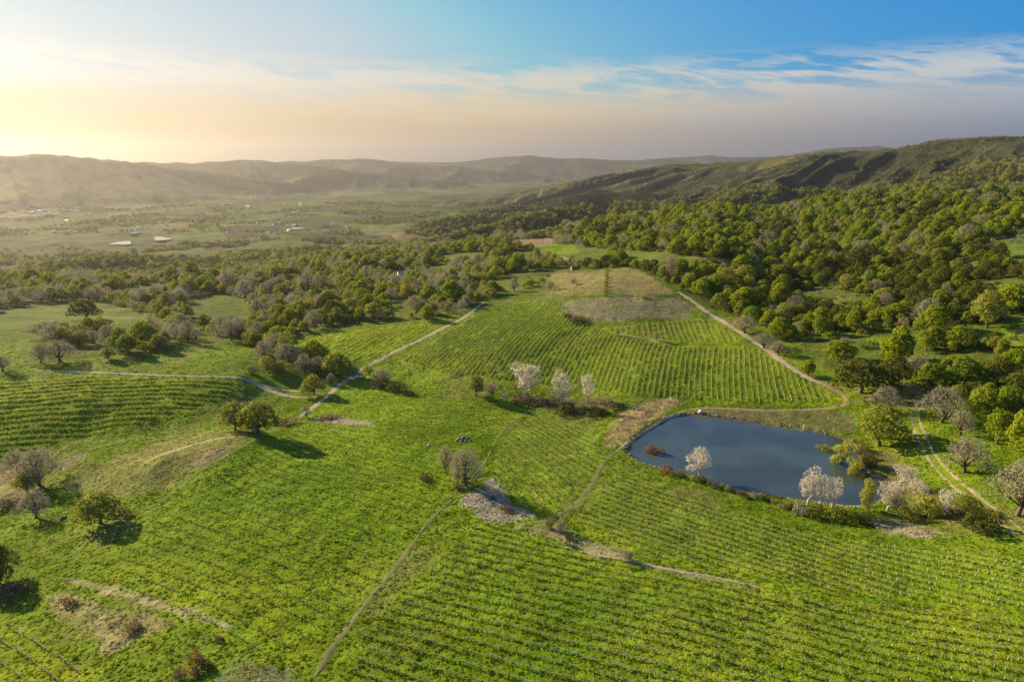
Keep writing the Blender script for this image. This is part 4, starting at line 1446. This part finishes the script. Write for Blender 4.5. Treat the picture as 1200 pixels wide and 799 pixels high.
# scrub along the pond's south shore
for k in range(13):
    t = k / 12
    plant_px(('brown_shrub', 'green_shrub', 'pale_shrub', 'dark_shrub')[k % 4], 838 + 92 * t + rng.uniform(-3, 3), 569 + 28 * t + rng.uniform(-2, 2), rng.uniform(5, 9), rng.uniform(9, 15),
             'low mixed scrub bush along the south pond shore', group='scrub on the south pond shore')
for k in range(10):
    t = k / 9
    plant_px(('brown_shrub', 'green_shrub')[k % 2], 1003 + 16 * t + rng.uniform(-3, 3), 518 + 36 * t + rng.uniform(-2, 2), rng.uniform(5, 8), rng.uniform(7, 12),
             'low reedy scrub bush along the east pond shore', group='scrub on the east pond shore')

# ---- woodland: positions
hand = np.array(hand_xy)


def candidates(D0, D1, per_m2, azlim=41.5):
    area = R(azlim) * (D1 ** 2 - D0 ** 2)
    n = int(area * per_m2)
    D = np.sqrt(rng.uniform(D0 ** 2, D1 ** 2, n)); A = np.radians(rng.uniform(-azlim, azlim, n))
    return np.sin(A) * D, np.cos(A) * D


def thin(x, y, r):
    """Keep points no nearer than r to an earlier one (grid based)."""
    cell = {}
    keep = np.zeros(len(x), bool)
    for i in range(len(x)):
        cx, cy = int(x[i] // r), int(y[i] // r)
        ok = True
        for a in (-1, 0, 1):
            for b in (-1, 0, 1):
                for j in cell.get((cx + a, cy + b), ()):
                    if (x[j] - x[i]) ** 2 + (y[j] - y[i]) ** 2 < r * r:
                        ok = False
        if ok:
            cell.setdefault((cx, cy), []).append(i)
            keep[i] = True
    return keep


x, y = candidates(280, 1500, 1 / 28)
D = np.hypot(x, y)
inw = np.zeros(len(x), bool)
zone = np.zeros(len(x), int)
for zi, (k_, pg) in enumerate(WOODS.items()):
    q_ = inside(pg, x, y)
    zone[q_ & ~inw] = zi
    inw |= q_
noField = ~np.any([inside(pg, x, y) for pg in FIELDS.values()], axis=0)
farwood = (D > 900) & noField
inw |= farwood
for pg in CLEAR:
    inw &= ~inside(pg, x, y)
inw &= ~inside(DRY['far_bare'][0], x, y) & ~inside(DRY['knoll'][0], x, y) & ~inside(DRY['fallow'][0], x, y)
gap = fbm(x / 45, y / 45, 3, 55)
azd = np.degrees(np.arctan2(x, y))
lowright = (azd > 14) & (D < 620)
inw &= (gap > np.where(lowright, 0.40, np.where(azd < 2, 0.34, 0.36))) | (D > 1000)
for P, w_ in track_lines:
    inw &= edge_dist(P[::2], x, y, False) > w_ + 4.5
inw &= np.min(np.hypot(x[:, None] - hand[None, :, 0], y[:, None] - hand[None, :, 1]) - hand[None, :, 2], axis=1) > 3.2
# scattered trees over the grassy right-hand slopes and far-left pastures
x, y = x[inw], y[inw]; zone = zone[inw]
kp = thin(x, y, 6.0)
x, y, zone = x[kp], y[kp], zone[kp]
D = np.hypot(x, y)
azd = np.degrees(np.arctan2(x, y))
z = height(x, y)
hgt = rng.lognormal(math.log(8.9), 0.32, len(x)) * np.where(azd < 2, 0.93, 1.0)
u_, v_, dep_ = project(x, y, z)
pxh = hgt / dep_ * FPX
kinds = []
cl = fbm(x / 70, y / 70, 3, 66) + rng.normal(0, 0.13, len(x))
rnd = rng.random(len(x))
for i in range(len(x)):
    if azd[i] > 6:
        kinds.append('dark' if cl[i] > 0.70 or (rnd[i] < 0.08) else ('bare' if rnd[i] > (0.82 if D[i] < 520 else 0.88) else ('olive' if rnd[i] < 0.26 else 'green')))
    else:
        kinds.append('bare' if (rnd[i] > 0.84 or cl[i] < 0.30) else ('green' if rnd[i] < 0.20 else ('dark' if rnd[i] < 0.26 else 'olive')))
kinds = np.array(kinds)
# visibility past the land
vis = np.ones(len(x), bool)
ts = np.linspace(0.1, 0.985, 90)
for t in ts:
    vis &= height(x * t, y * t) < CAM_H + (z + hgt * 0.9 - CAM_H) * t
infr = (u_ > -8) & (u_ < 1208) & vis
ORDER = np.argsort(-np.where(infr, pxh, 0))
ZN = {'left': 'the wooded ridge left of the pale track', 'copse': 'the hilltop copse above the left vine rows', 'creek': 'the creek clump left of the pale track', 'right': 'the wooded hillside right of the brown track',
      'hedge': 'the belt of trees behind the dry knoll', 'house_wood': 'the grove beside the farmyard'}
ADJ = {'green': 'bright yellow-green oak', 'olive': 'olive-green round oak', 'dark': 'dark green live oak', 'bare': 'grey-tan leafless oak'}
zk = list(WOODS.keys())
N_IND = {'green': 150, 'olive': 80, 'dark': 50, 'bare': 100}
cnt = {k: 0 for k in N_IND}
ind = np.zeros(len(x), bool)
for i in ORDER:
    k_ = kinds[i]
    if not infr[i] or cnt[k_] >= N_IND[k_] or D[i] > 900:
        continue
    cnt[k_] += 1; ind[i] = True
    zn = ZN[zk[zone[i]]]
    plant(k_, x[i], y[i], hgt[i], hgt[i] * rng.uniform(0.8, 1.3), ADJ[k_] + ' among its like in ' + zn, ADJ[k_] + 's in ' + zn)
print('woodland', len(x), 'individual', int(ind.sum()), cnt)


# ------------------------------------------------------------------ stuff: many copies on one object
def scatter(name, pos, scl, rot, idx, meshes, width=None):
    """One object holding points; geometry nodes put one of the given shapes on each."""
    me = bpy.data.meshes.new(name)
    me.vertices.add(len(pos))
    me.vertices.foreach_set('co', np.asarray(pos, np.float32).ravel())
    for an, tp, dat in (('scl', 'FLOAT', scl), ('rot', 'FLOAT', rot), ('wid', 'FLOAT', width if width is not None else scl)):
        at = me.attributes.new(an, tp, 'POINT'); at.data.foreach_set('value', np.asarray(dat, np.float32))
    at = me.attributes.new('idx', 'INT', 'POINT'); at.data.foreach_set('value', np.asarray(idx, np.int32))
    o = kind(link(name, me), 'stuff')
    ng = bpy.data.node_groups.new(name + '_spread', 'GeometryNodeTree')
    ng.interface.new_socket('Geometry', in_out='INPUT', socket_type='NodeSocketGeometry')
    ng.interface.new_socket('Geometry', in_out='OUTPUT', socket_type='NodeSocketGeometry')
    gi = ng.nodes.new('NodeGroupInput'); go = ng.nodes.new('NodeGroupOutput')

    def attr(nm, tp):
        n = ng.nodes.new('GeometryNodeInputNamedAttribute'); n.data_type = tp; n.inputs[0].default_value = nm
        return [q for q in n.outputs if q.enabled and q.name == 'Attribute'][0]
    cx = ng.nodes.new('ShaderNodeCombineXYZ'); ng.links.new(attr('wid', 'FLOAT'), cx.inputs[0]); ng.links.new(attr('wid', 'FLOAT'), cx.inputs[1]); ng.links.new(attr('scl', 'FLOAT'), cx.inputs[2])
    cr = ng.nodes.new('ShaderNodeCombineXYZ'); ng.links.new(attr('rot', 'FLOAT'), cr.inputs[2])
    join = ng.nodes.new('GeometryNodeJoinGeometry')
    src_i = attr('idx', 'INT')
    for k, mesh in enumerate(meshes):
        po = bpy.data.objects.new(mesh.name + '_shape', mesh)      # a shape source, never placed in the scene itself
        oi = ng.nodes.new('GeometryNodeObjectInfo'); oi.transform_space = 'ORIGINAL'
        oi.inputs['Object'].default_value = po; oi.inputs['As Instance'].default_value = True
        ip = ng.nodes.new('GeometryNodeInstanceOnPoints')
        cmp_ = ng.nodes.new('FunctionNodeCompare'); cmp_.data_type = 'INT'; cmp_.operation = 'EQUAL'
        ii = [q for q in cmp_.inputs if q.enabled]
        ng.links.new(src_i, ii[0]); ii[1].default_value = k
        ng.links.new(gi.outputs[0], ip.inputs['Points'])
        ng.links.new(cmp_.outputs[0], ip.inputs['Selection'])
        ng.links.new(oi.outputs['Geometry'], ip.inputs['Instance'])
        ng.links.new(cx.outputs[0], ip.inputs['Scale'])
        e2r = ng.nodes.new('FunctionNodeEulerToRotation'); ng.links.new(cr.outputs[0], e2r.inputs[0])
        ng.links.new(e2r.outputs[0], ip.inputs['Rotation'])
        ng.links.new(ip.outputs[0], join.inputs[0])
    ng.links.new(join.outputs[0], go.inputs[0])
    md = o.modifiers.new('spread', 'NODES'); md.node_group = ng
    return o


FAR = ['green', 'olive', 'dark', 'bare']


def wood(name, x, y, z, hgt, kinds, level):
    meshes = []; first = {}
    for k_ in FAR:
        first[k_] = len(meshes)
        meshes += [p[level] for p in PROTO[k_]]
    idx = np.array([first[k_] + rng.integers(len(PROTO[k_])) for k_ in kinds])
    scatter(name, np.c_[x, y, z - 0.2], hgt, rng.uniform(0, 6.28, len(x)), idx, meshes, hgt * rng.uniform(0.9, 1.25, len(x)))


rest = ~ind
wood('woodland', x[rest], y[rest], z[rest], hgt[rest], kinds[rest], 'mid')

# brush under and between the trees
xb, yb = candidates(270, 900, 1 / 90)
inb = inside(WOODS['right'], xb, yb)
inb |= inside(WOODS['left'], xb, yb) & (rng.random(len(xb)) < 0.4)
for P, w_ in track_lines:
    inb &= edge_dist(P[::2], xb, yb, False) > w_ + 2.0
inb &= ~np.any([inside(pg, xb, yb) for pg in FIELDS.values()], axis=0)
inb &= (fbm(xb / 30, yb / 30, 3, 99) > 0.47)
xb, yb = xb[inb], yb[inb]
sh_m = [p['mid'] for k_ in ('brown_shrub', 'dark_shrub', 'green_shrub', 'pale_shrub') for p in PROTO[k_]]
sb = rng.lognormal(math.log(2.0), 0.35, len(xb))
scatter('undergrowth', np.c_[xb, yb, height(xb, yb) - 0.2], sb, rng.uniform(0, 6.28, len(xb)), rng.integers(0, len(sh_m), len(xb)), sh_m, sb * rng.uniform(0.8, 1.5, len(xb)))

# far hills and valley floor
x2, y2 = candidates(1500, 2600, 1 / 75)
z2 = height(x2, y2)
cover = fbm(x2 / 160, y2 / 160, 3, 71)
meadow = inside(poly([(657, 243), (668, 229), (690, 224), (716, 224), (722, 232), (712, 245)], 12), x2, y2)
k2 = (((z2 > -128) & (cover > 0.22)) | ((z2 <= -128) & (cover > 0.60))) & ~meadow
x2, y2, z2 = x2[k2], y2[k2], z2[k2]
x3, y3 = candidates(2600, 5200, 1 / 130)
z3 = height(x3, y3)
cover = fbm(x3 / 220, y3 / 220, 4, 72) - 0.13 * (z3 > -125)
meadow = inside(poly([(657, 243), (668, 229), (690, 224), (716, 224), (722, 232), (712, 245)], 12), x3, y3)
k3 = (((z3 > -125) & (cover > np.where(np.hypot(x3, y3) < 3400, 0.26, 0.36) + 0.12 * rng.random(len(x3))) & (np.hypot(x3, y3) < 4200)) | ((z3 <= -125) & (cover > 0.58) & (rng.random(len(x3)) < 0.5))) & ~meadow
x3, y3, z3 = x3[k3], y3[k3], z3[k3]
xf = np.r_[x2, x3]; yf = np.r_[y2, y3]; zf = np.r_[z2, z3]
hf = rng.lognormal(math.log(9.5), 0.25, len(xf)) * np.where((np.hypot(xf, yf) > 2600) & (zf > -125), 0.55, 1)
kf = rng.choice(FAR, len(xf), p=[0.08, 0.42, 0.42, 0.08])
azf_ = np.degrees(np.arctan2(xf, yf))
bare_range = (np.hypot(xf, yf) > 1750) & (azf_ > 7) & (rng.random(len(xf)) > 0.45)
vis = ~bare_range
for t in np.linspace(0.1, 0.98, 50):
    vis &= height(xf * t, yf * t) < CAM_H + (zf + hf * 1.5 - CAM_H) * t + 6
wood('far_woodland', xf[vis], yf[vis], zf[vis], hf[vis], kf[vis], 'far')
print('far trees', int(vis.sum()))


# ---- grass
def tuft(seed, n, hgt, wid, leaf):
    rs = np.random.default_rng(seed)
    a = rs.uniform(0, 6.28, n); r = wid * np.sqrt(rs.uniform(0, 1, n)) * 0.5
    p = np.c_[np.cos(a) * r, np.sin(a) * r, rs.uniform(0.1, 1, n) * hgt * (1 - (r / wid) ** 2 * 1.8)]
    nr_ = rs.normal(size=(n, 3)) * 0.55 + np.c_[np.cos(a), np.sin(a), np.full(n, 0.9)] * 0.6
    nr_ /= np.linalg.norm(nr_, axis=1)[:, None]
    v, f = quads_at(p, nr_, wid * 0.42, rs, (0.35, 0.8))
    return MB().add(v, f).mesh('tuft', [M[leaf]])


GT = [tuft(k, 18, 0.22, 0.8, 'grass') for k in range(4)]
DT = [tuft(k + 9, 16, 0.22, 0.7, 'dry_grass') for k in range(3)]
xg, yg = candidates(98, 330, 1 / 0.5, 41)
xh, yh = candidates(330, 560, 1 / 3.2, 41)
xg = np.r_[xg, xh]; yg = np.r_[yg, yh]
Dg = np.hypot(xg, yg)
isdry = np.zeros(len(xg)); bare = np.zeros(len(xg), bool)
for k_, (pg, cc_, st) in DRY.items():
    q_ = inside(pg, xg, yg)
    if k_ in ('heap', 'streak', 'scree', 'balk', 'left_bare'):
        bare |= q_ & (rng.random(len(xg)) < 0.75)
    isdry[q_] = 1
isdry = np.maximum(isdry, (fbm(xg / 26, yg / 26, 5, 27, 0.6) > 0.62) & (rng.random(len(xg)) < 0.5))
okg = ~inside(big_pond, xg, yg) & ~bare
clump = fbm(xg / 2.6, yg / 2.6, 3, 88)
infl = np.any([inside(FIELDS[k_], xg, yg) for k_ in ('front', 'bank', 'middle', 'central', 'upper', 'left_hill', 'strip', 'left_front', 'corner', 'far_left')], axis=0)
okg &= clump > rng.uniform(0.15, 0.62, len(xg))
okg &= ~infl | (rng.random(len(xg)) < 0.5)
isdry = np.where(infl, isdry * (rng.random(len(xg)) < 0.15), isdry)
for P, w_ in track_lines:
    lo_ = P.min(0) - 4; hi_ = P.max(0) + 4
    s_ = np.where((xg > lo_[0]) & (xg < hi_[0]) & (yg > lo_[1]) & (yg < hi_[1]))[0]
    if len(s_):
        okg[s_] &= edge_dist(P[::2], xg[s_], yg[s_], False) > w_ * 0.62
xg, yg, isdry = xg[okg], yg[okg], isdry[okg]
sg = rng.lognormal(-0.34, 0.30, len(xg)) * np.where(np.hypot(xg, yg) > 330, 1.35, 1.0)
for nm, mk, mesh in (('grass', isdry < 0.5, GT), ('dry_grass', isdry >= 0.5, DT)):
    n_ = int(mk.sum())
    scatter(nm, np.c_[xg[mk], yg[mk], height(xg[mk], yg[mk]) - 0.03], sg[mk], rng.uniform(0, 6.28, n_), rng.integers(0, len(mesh), n_), mesh)
print('tufts', len(xg))


# ---- stones
def stone(seed):
    rs = np.random.default_rng(seed)
    V = []; F = []
    nu, nv = 7, 4
    for j in range(nv + 1):
        ph = math.pi * j / nv
        for i in range(nu):
            th = 2 * math.pi * i / nu
            V.append((math.sin(ph) * math.cos(th), math.sin(ph) * math.sin(th), math.cos(ph) * 0.6))
    V = np.array(V)
    V = V * (1 + 0.28 * np.sin(V[:, 0:1] * 3 + seed) * np.sin(V[:, 1:2] * 4 + seed * 2) + rs.uniform(-0.1, 0.1, (len(V), 1)))
    V[:nu] = V[:nu].mean(0); V[-nu:] = V[-nu:].mean(0)
    for j in range(nv):
        for i in range(nu):
            F.append((j * nu + i, (j + 1) * nu + i, (j + 1) * nu + (i + 1) % nu, j * nu + (i + 1) % nu))
    return V, np.array(F)


ST = [MB().add(*stone(k)).mesh('stone', [M['dirt' if k % 2 else 'scree_rock'] if 'scree_rock' in M else M['dirt']]) for k in range(3)]
pts = []
for k_, dn in (('heap', 0.55), ('balk', 0.10), ('scree', 0.4), ('streak', 0.12), ('fallow', 0.012), ('right_bare', 0.2)):
    pg = DRY[k_][0]
    lo_, hi_ = pg.min(0), pg.max(0)
    n_ = int((hi_ - lo_).prod() * dn)
    q = rng.uniform(lo_, hi_, (n_, 2))
    pts.append(q[inside(pg, q[:, 0], q[:, 1])])
# pale shore stones round the pond
t = rng.uniform(0, len(big_pond) - 1, 700); i = t.astype(int); f = (t - i)[:, None]
q = big_pond[i] * (1 - f) + big_pond[i + 1] * f
q = q + (q - cen) / np.hypot(*(q - cen).T)[:, None] * rng.uniform(0.2, 2.2, (len(q), 1))
pts.append(q)
q = np.concatenate(pts)
sc_ = rng.lognormal(math.log(0.22), 0.4, len(q))
scatter('rubble', np.c_[q, height(q[:, 0], q[:, 1])], sc_, rng.uniform(0, 6.28, len(q)), rng.integers(0, 3, len(q)), ST)


def boulder(u, v, wpx, mat, label, group=None, seed=1):
    p = hit(u, v)
    depth = p[1] * CP - (p[2] - CAM_H) * SP
    s_ = wpx * depth / FPX / 2
    V, F = stone(seed)
    o = link('boulder', MB().add(V * s_, F).mesh('boulder', [mat], True))
    o.location = (p[0], p[1], p[2] + s_ * 0.15)
    o.rotation_euler = (0, 0, seed)
    return tag(o, label, 'rock', group)


boulder(821, 483, 7, M['white_rock'], 'white boulder on the north-west corner of the pond', seed=2)
boulder(814, 484, 4, M['rock'], 'dark boulder left of the white one at the pond corner', seed=3)
for k, (u, v, w_) in enumerate(((538, 515, 6), (543, 514, 7), (548, 515, 6), (541, 517, 5), (546, 517, 5), (535, 517, 4), (551, 517, 4))):
    boulder(u, v, w_, M['tarp'], 'grey-blue rock of the small pile above the bare trees', 'rocks of the small grey pile', seed=k + 4)
boulder(74, 608, 9, M['rock'], 'dark flat rock between the pale bare oak and lone green oak', seed=12)
boulder(502, 522, 4, M['white_rock'], 'tiny pale stone in the grass left of the rock pile', seed=13)
boulder(437, 453, 4, M['white_rock'], 'pale stone at the creek below the track crossing', seed=14)


# ------------------------------------------------------------------ built things
def gable(L, Wd, H, pitch=0.35, over=0.4):
    """Walls and roof of a gabled building, ridge along x."""
    l, w = L / 2, Wd / 2
    rh_ = w * math.tan(pitch) + H
    wall = MB()
    v = [(-l, -w, -0.8), (l, -w, -0.8), (l, w, -0.8), (-l, w, -0.8), (-l, -w, H), (l, -w, H), (l, w, H), (-l, w, H), (-l, 0, rh_), (l, 0, rh_)]
    wall.add(v, [(0, 1, 5, 4), (2, 3, 7, 6), (1, 2, 6, 5), (3, 0, 4, 7), (5, 6, 9, 9), (7, 4, 8, 8)])
    roof = MB()
    l2, w2 = l + over, w + over
    e = H - over * math.tan(pitch)
    t_ = 0.18
    for s_ in (-1, 1):
        a = [(-l2, s_ * w2, e + 0.02), (l2, s_ * w2, e + 0.02), (l2, 0, rh_ + 0.02), (-l2, 0, rh_ + 0.02)]
        b = [(p[0], p[1], p[2] + t_) for p in a]
        roof.add(a + b, [(0, 3, 2, 1), (4, 5, 6, 7), (0, 1, 5, 4), (1, 2, 6, 5), (2, 3, 7, 6), (3, 0, 4, 7)])
    return wall, roof


def fix(me):
    me.validate()
    return me


def building(name, u, v, L, Wd, H, rz, wallm, roofm, label, windows=2, cat='house', group=None):
    p = hit(u, v)
    o = empty(name, tuple(p), rz)
    tag(o, label, cat, group)
    w, r = gable(L, Wd, H)
    link('wall', w.mesh('wall', [wallm]), o)
    link('roof', r.mesh('roof', [roofm]), o)
    for k in range(windows):
        xx = -L / 2 + L * (k + 1) / (windows + 1)
        wn = link('window', MB().add(*box((xx, -Wd / 2 - 0.03, H * 0.55), (1.4, 0.08, 1.2))).mesh('window', [M['glass']]), o)
        link('frame', MB().add(*box((xx, -Wd / 2 - 0.02, H * 0.55 + 0.68), (1.7, 0.12, 0.12))).add(*box((xx, -Wd / 2 - 0.02, H * 0.55 - 0.68), (1.7, 0.12, 0.12))).mesh('frame', [M['white']]), wn)
    link('door', MB().add(*box((L * 0.42, -Wd / 2 - 0.03, 1.0), (1.0, 0.08, 2.0))).mesh('door', [M['wood']]), o)
    return o


building('house', 472, 322, 11, 7, 3.4, 0.3, M['white'], M['roof'], 'small white house with grey roof hidden among the oaks')
sheet_pts = [hit(u, v) for u, v in yard_px]
yp = np.array([p[:2] for p in sheet_pts])
# the yard follows the ground: a fine draped patch
lo_, hi_ = yp.min(0), yp.max(0)
gxn, gyn = np.meshgrid(np.linspace(lo_[0], hi_[0], 50), np.linspace(lo_[1], hi_[1], 50), indexing='ij')
gz_ = height(gxn.ravel(), gyn.ravel()) + 0.15
gi_ = np.arange(2500).reshape(50, 50)
fq = np.stack([gi_[:-1, :-1], gi_[1:, :-1], gi_[1:, 1:], gi_[:-1, 1:]], -1).reshape(-1, 4)
ctr = np.c_[gxn.ravel(), gyn.ravel()][fq].mean(1)
fq = fq[inside(yp, ctr[:, 0], ctr[:, 1])]
kind(link('farmyard', make_mesh('farmyard', np.c_[gxn.ravel(), gyn.ravel(), gz_], fq, 4, [M['gravel']], smooth=True)), 'structure')
building('farmhouse', 546, 325, 12, 8, 3.2, 0.1, M['white'], M['tin'], 'pale farmhouse with a metal roof in the middle of the gravel yard')
building('farm_shed', 533, 323, 9, 6, 3.0, 0.5, M['white'], M['tin'], 'metal-roofed shed at the left end of the gravel yard', 1, 'shed')
building('farm_shed', 553, 330, 10, 6, 2.8, -0.2, M['white'], M['tin'], 'metal-roofed shed at the lower right of the gravel yard', 1, 'shed')
building('farm_shed', 674, 316, 8, 6, 3.0, 0.2, M['wood'], M['tile_roof'], 'brown shed among trees at the top of the dry knoll', 1, 'shed')

# tank under the oaks
p = hit(298, 505)
tk = tag(empty('water_tank', tuple(p)), 'pale blue upright tank under the right one of the two big oaks', 'tank')
ring = [(math.cos(2 * math.pi * k / 16), math.sin(2 * math.pi * k / 16)) for k in range(16)]


def lathe(prof, mat, name, parent):
    V = []; F = []
    for r_, z_ in prof:
        V += [(x_ * r_, y_ * r_, z_) for x_, y_ in ring]
    for j in range(len(prof) - 1):
        for i in range(16):
            F.append((j * 16 + i, j * 16 + (i + 1) % 16, (j + 1) * 16 + (i + 1) % 16, (j + 1) * 16 + i))
    return link(name, make_mesh(name, np.array(V), np.array(F), 4, [mat], smooth=True), parent)


lathe([(0.01, -0.1), (0.85, -0.1), (0.85, 0.5), (0.88, 0.55), (0.85, 0.6), (0.85, 1.1), (0.88, 1.15), (0.85, 1.2), (0.85, 1.6), (0.7, 1.85), (0.3, 2.0), (0.01, 2.0)], M['tank'], 'body', tk)
lathe([(0.28, 1.98), (0.28, 2.1), (0.01, 2.12)], M['white'], 'lid', tk)
# white bins at the crossing
for u, v, rz, lb in ((417.5, 442.5, 0.3, 'white farm bin beside the track crossing, left of its twin'), (423, 442.5, 0.1, 'white farm bin beside the track crossing, right of its twin')):
    p = hit(u, v)
    o = tag(empty('farm_bin', tuple(p), rz), lb, 'bin')
    b_ = MB()
    for sx_, sy_, dx_, dy_ in ((0, -0.62, 1.9, 0.08), (0, 0.62, 1.9, 0.08), (-0.92, 0, 0.08, 1.16), (0.92, 0, 0.08, 1.16)):
        b_.add(*box((sx_, sy_, 0.62), (dx_, dy_, 0.9)))
    b_.add(*box((0, 0, 0.2), (1.74, 1.14, 0.06)))
    link('body', b_.mesh('body', [M['white']]), o)
    link('lid', MB().add(*box((0, 0, 1.12), (2.0, 1.4, 0.1))).mesh('lid', [M['white']]), o)
    for s_ in (-1, 1):
        link('skid', MB().add(*box((0.6 * s_, 0, 0.03), (0.14, 1.3, 0.28))).mesh('skid', [M['wood']]), o)
# posts on the north shore of the pond
for u, v, mt_, hh, lb in ((869, 497, 'dark_metal', 1.6, 'dark short post with a cap on the north pond shore'), (941.5, 505, 'white', 2.4, 'thin white post on the north pond shore')):
    p = hit(u, v - 1)
    o = tag(empty('shore_post', tuple(p)), lb, 'post')
    lathe([(0.01, -0.4), (0.10, -0.4), (0.09, hh), (0.01, hh)], M[mt_], 'shaft', o)
    lathe([(0.01, hh), (0.17, hh), (0.17, hh + 0.12), (0.01, hh + 0.2)], M[mt_], 'cap', o)

# buildings across the valley
vb = 0
for (u0, u1, v0, v1, n_) in ((5, 120, 239, 252, 34), (120, 300, 232, 246, 50), (280, 430, 224, 240, 40), (300, 430, 246, 272, 40), (420, 560, 213, 224, 34), (60, 330, 252, 275, 24)):
    for k in range(n_):
        p = hit(rng.uniform(u0, u1), rng.uniform(v0, v1))
        Dv_ = math.hypot(p[0], p[1])
        if p[2] > -110 or Dv_ > 9000:
            continue
        L_ = rng.choice([12, 15, 18, 24, 35, 55], p=[.3, .25, .2, .12, .08, .05]); W_ = L_ * rng.uniform(0.4, 0.8); H_ = rng.uniform(3, 6)
        w, r = gable(L_, min(W_, 18), H_, 0.25, 0.3)
        B = MB()
        for v_, f_ in zip(w.V, w.F):
            B.add(v_, f_ - 0, 0) if B.n == 0 else None
        off0 = 0
        for v_, f_ in zip(r.V, r.F):
            B.add(v_, np.asarray(f_) - off0, 1)
            off0 += len(v_)
        o = link('valley_building', B.mesh('valley_building', [M['white'], M[('tin', 'white', 'roof', 'tile_roof')[int(rng.choice(4, p=[.4, .25, .2, .15]))]]]))
        o.location = tuple(p); o.rotation_euler = (0, 0, rng.uniform(0, 3.14))
        tag(o, 'tiny pale gabled building scattered over the hazy valley floor', 'building', 'buildings on the valley floor')
        vb += 1
print('valley buildings', vb)
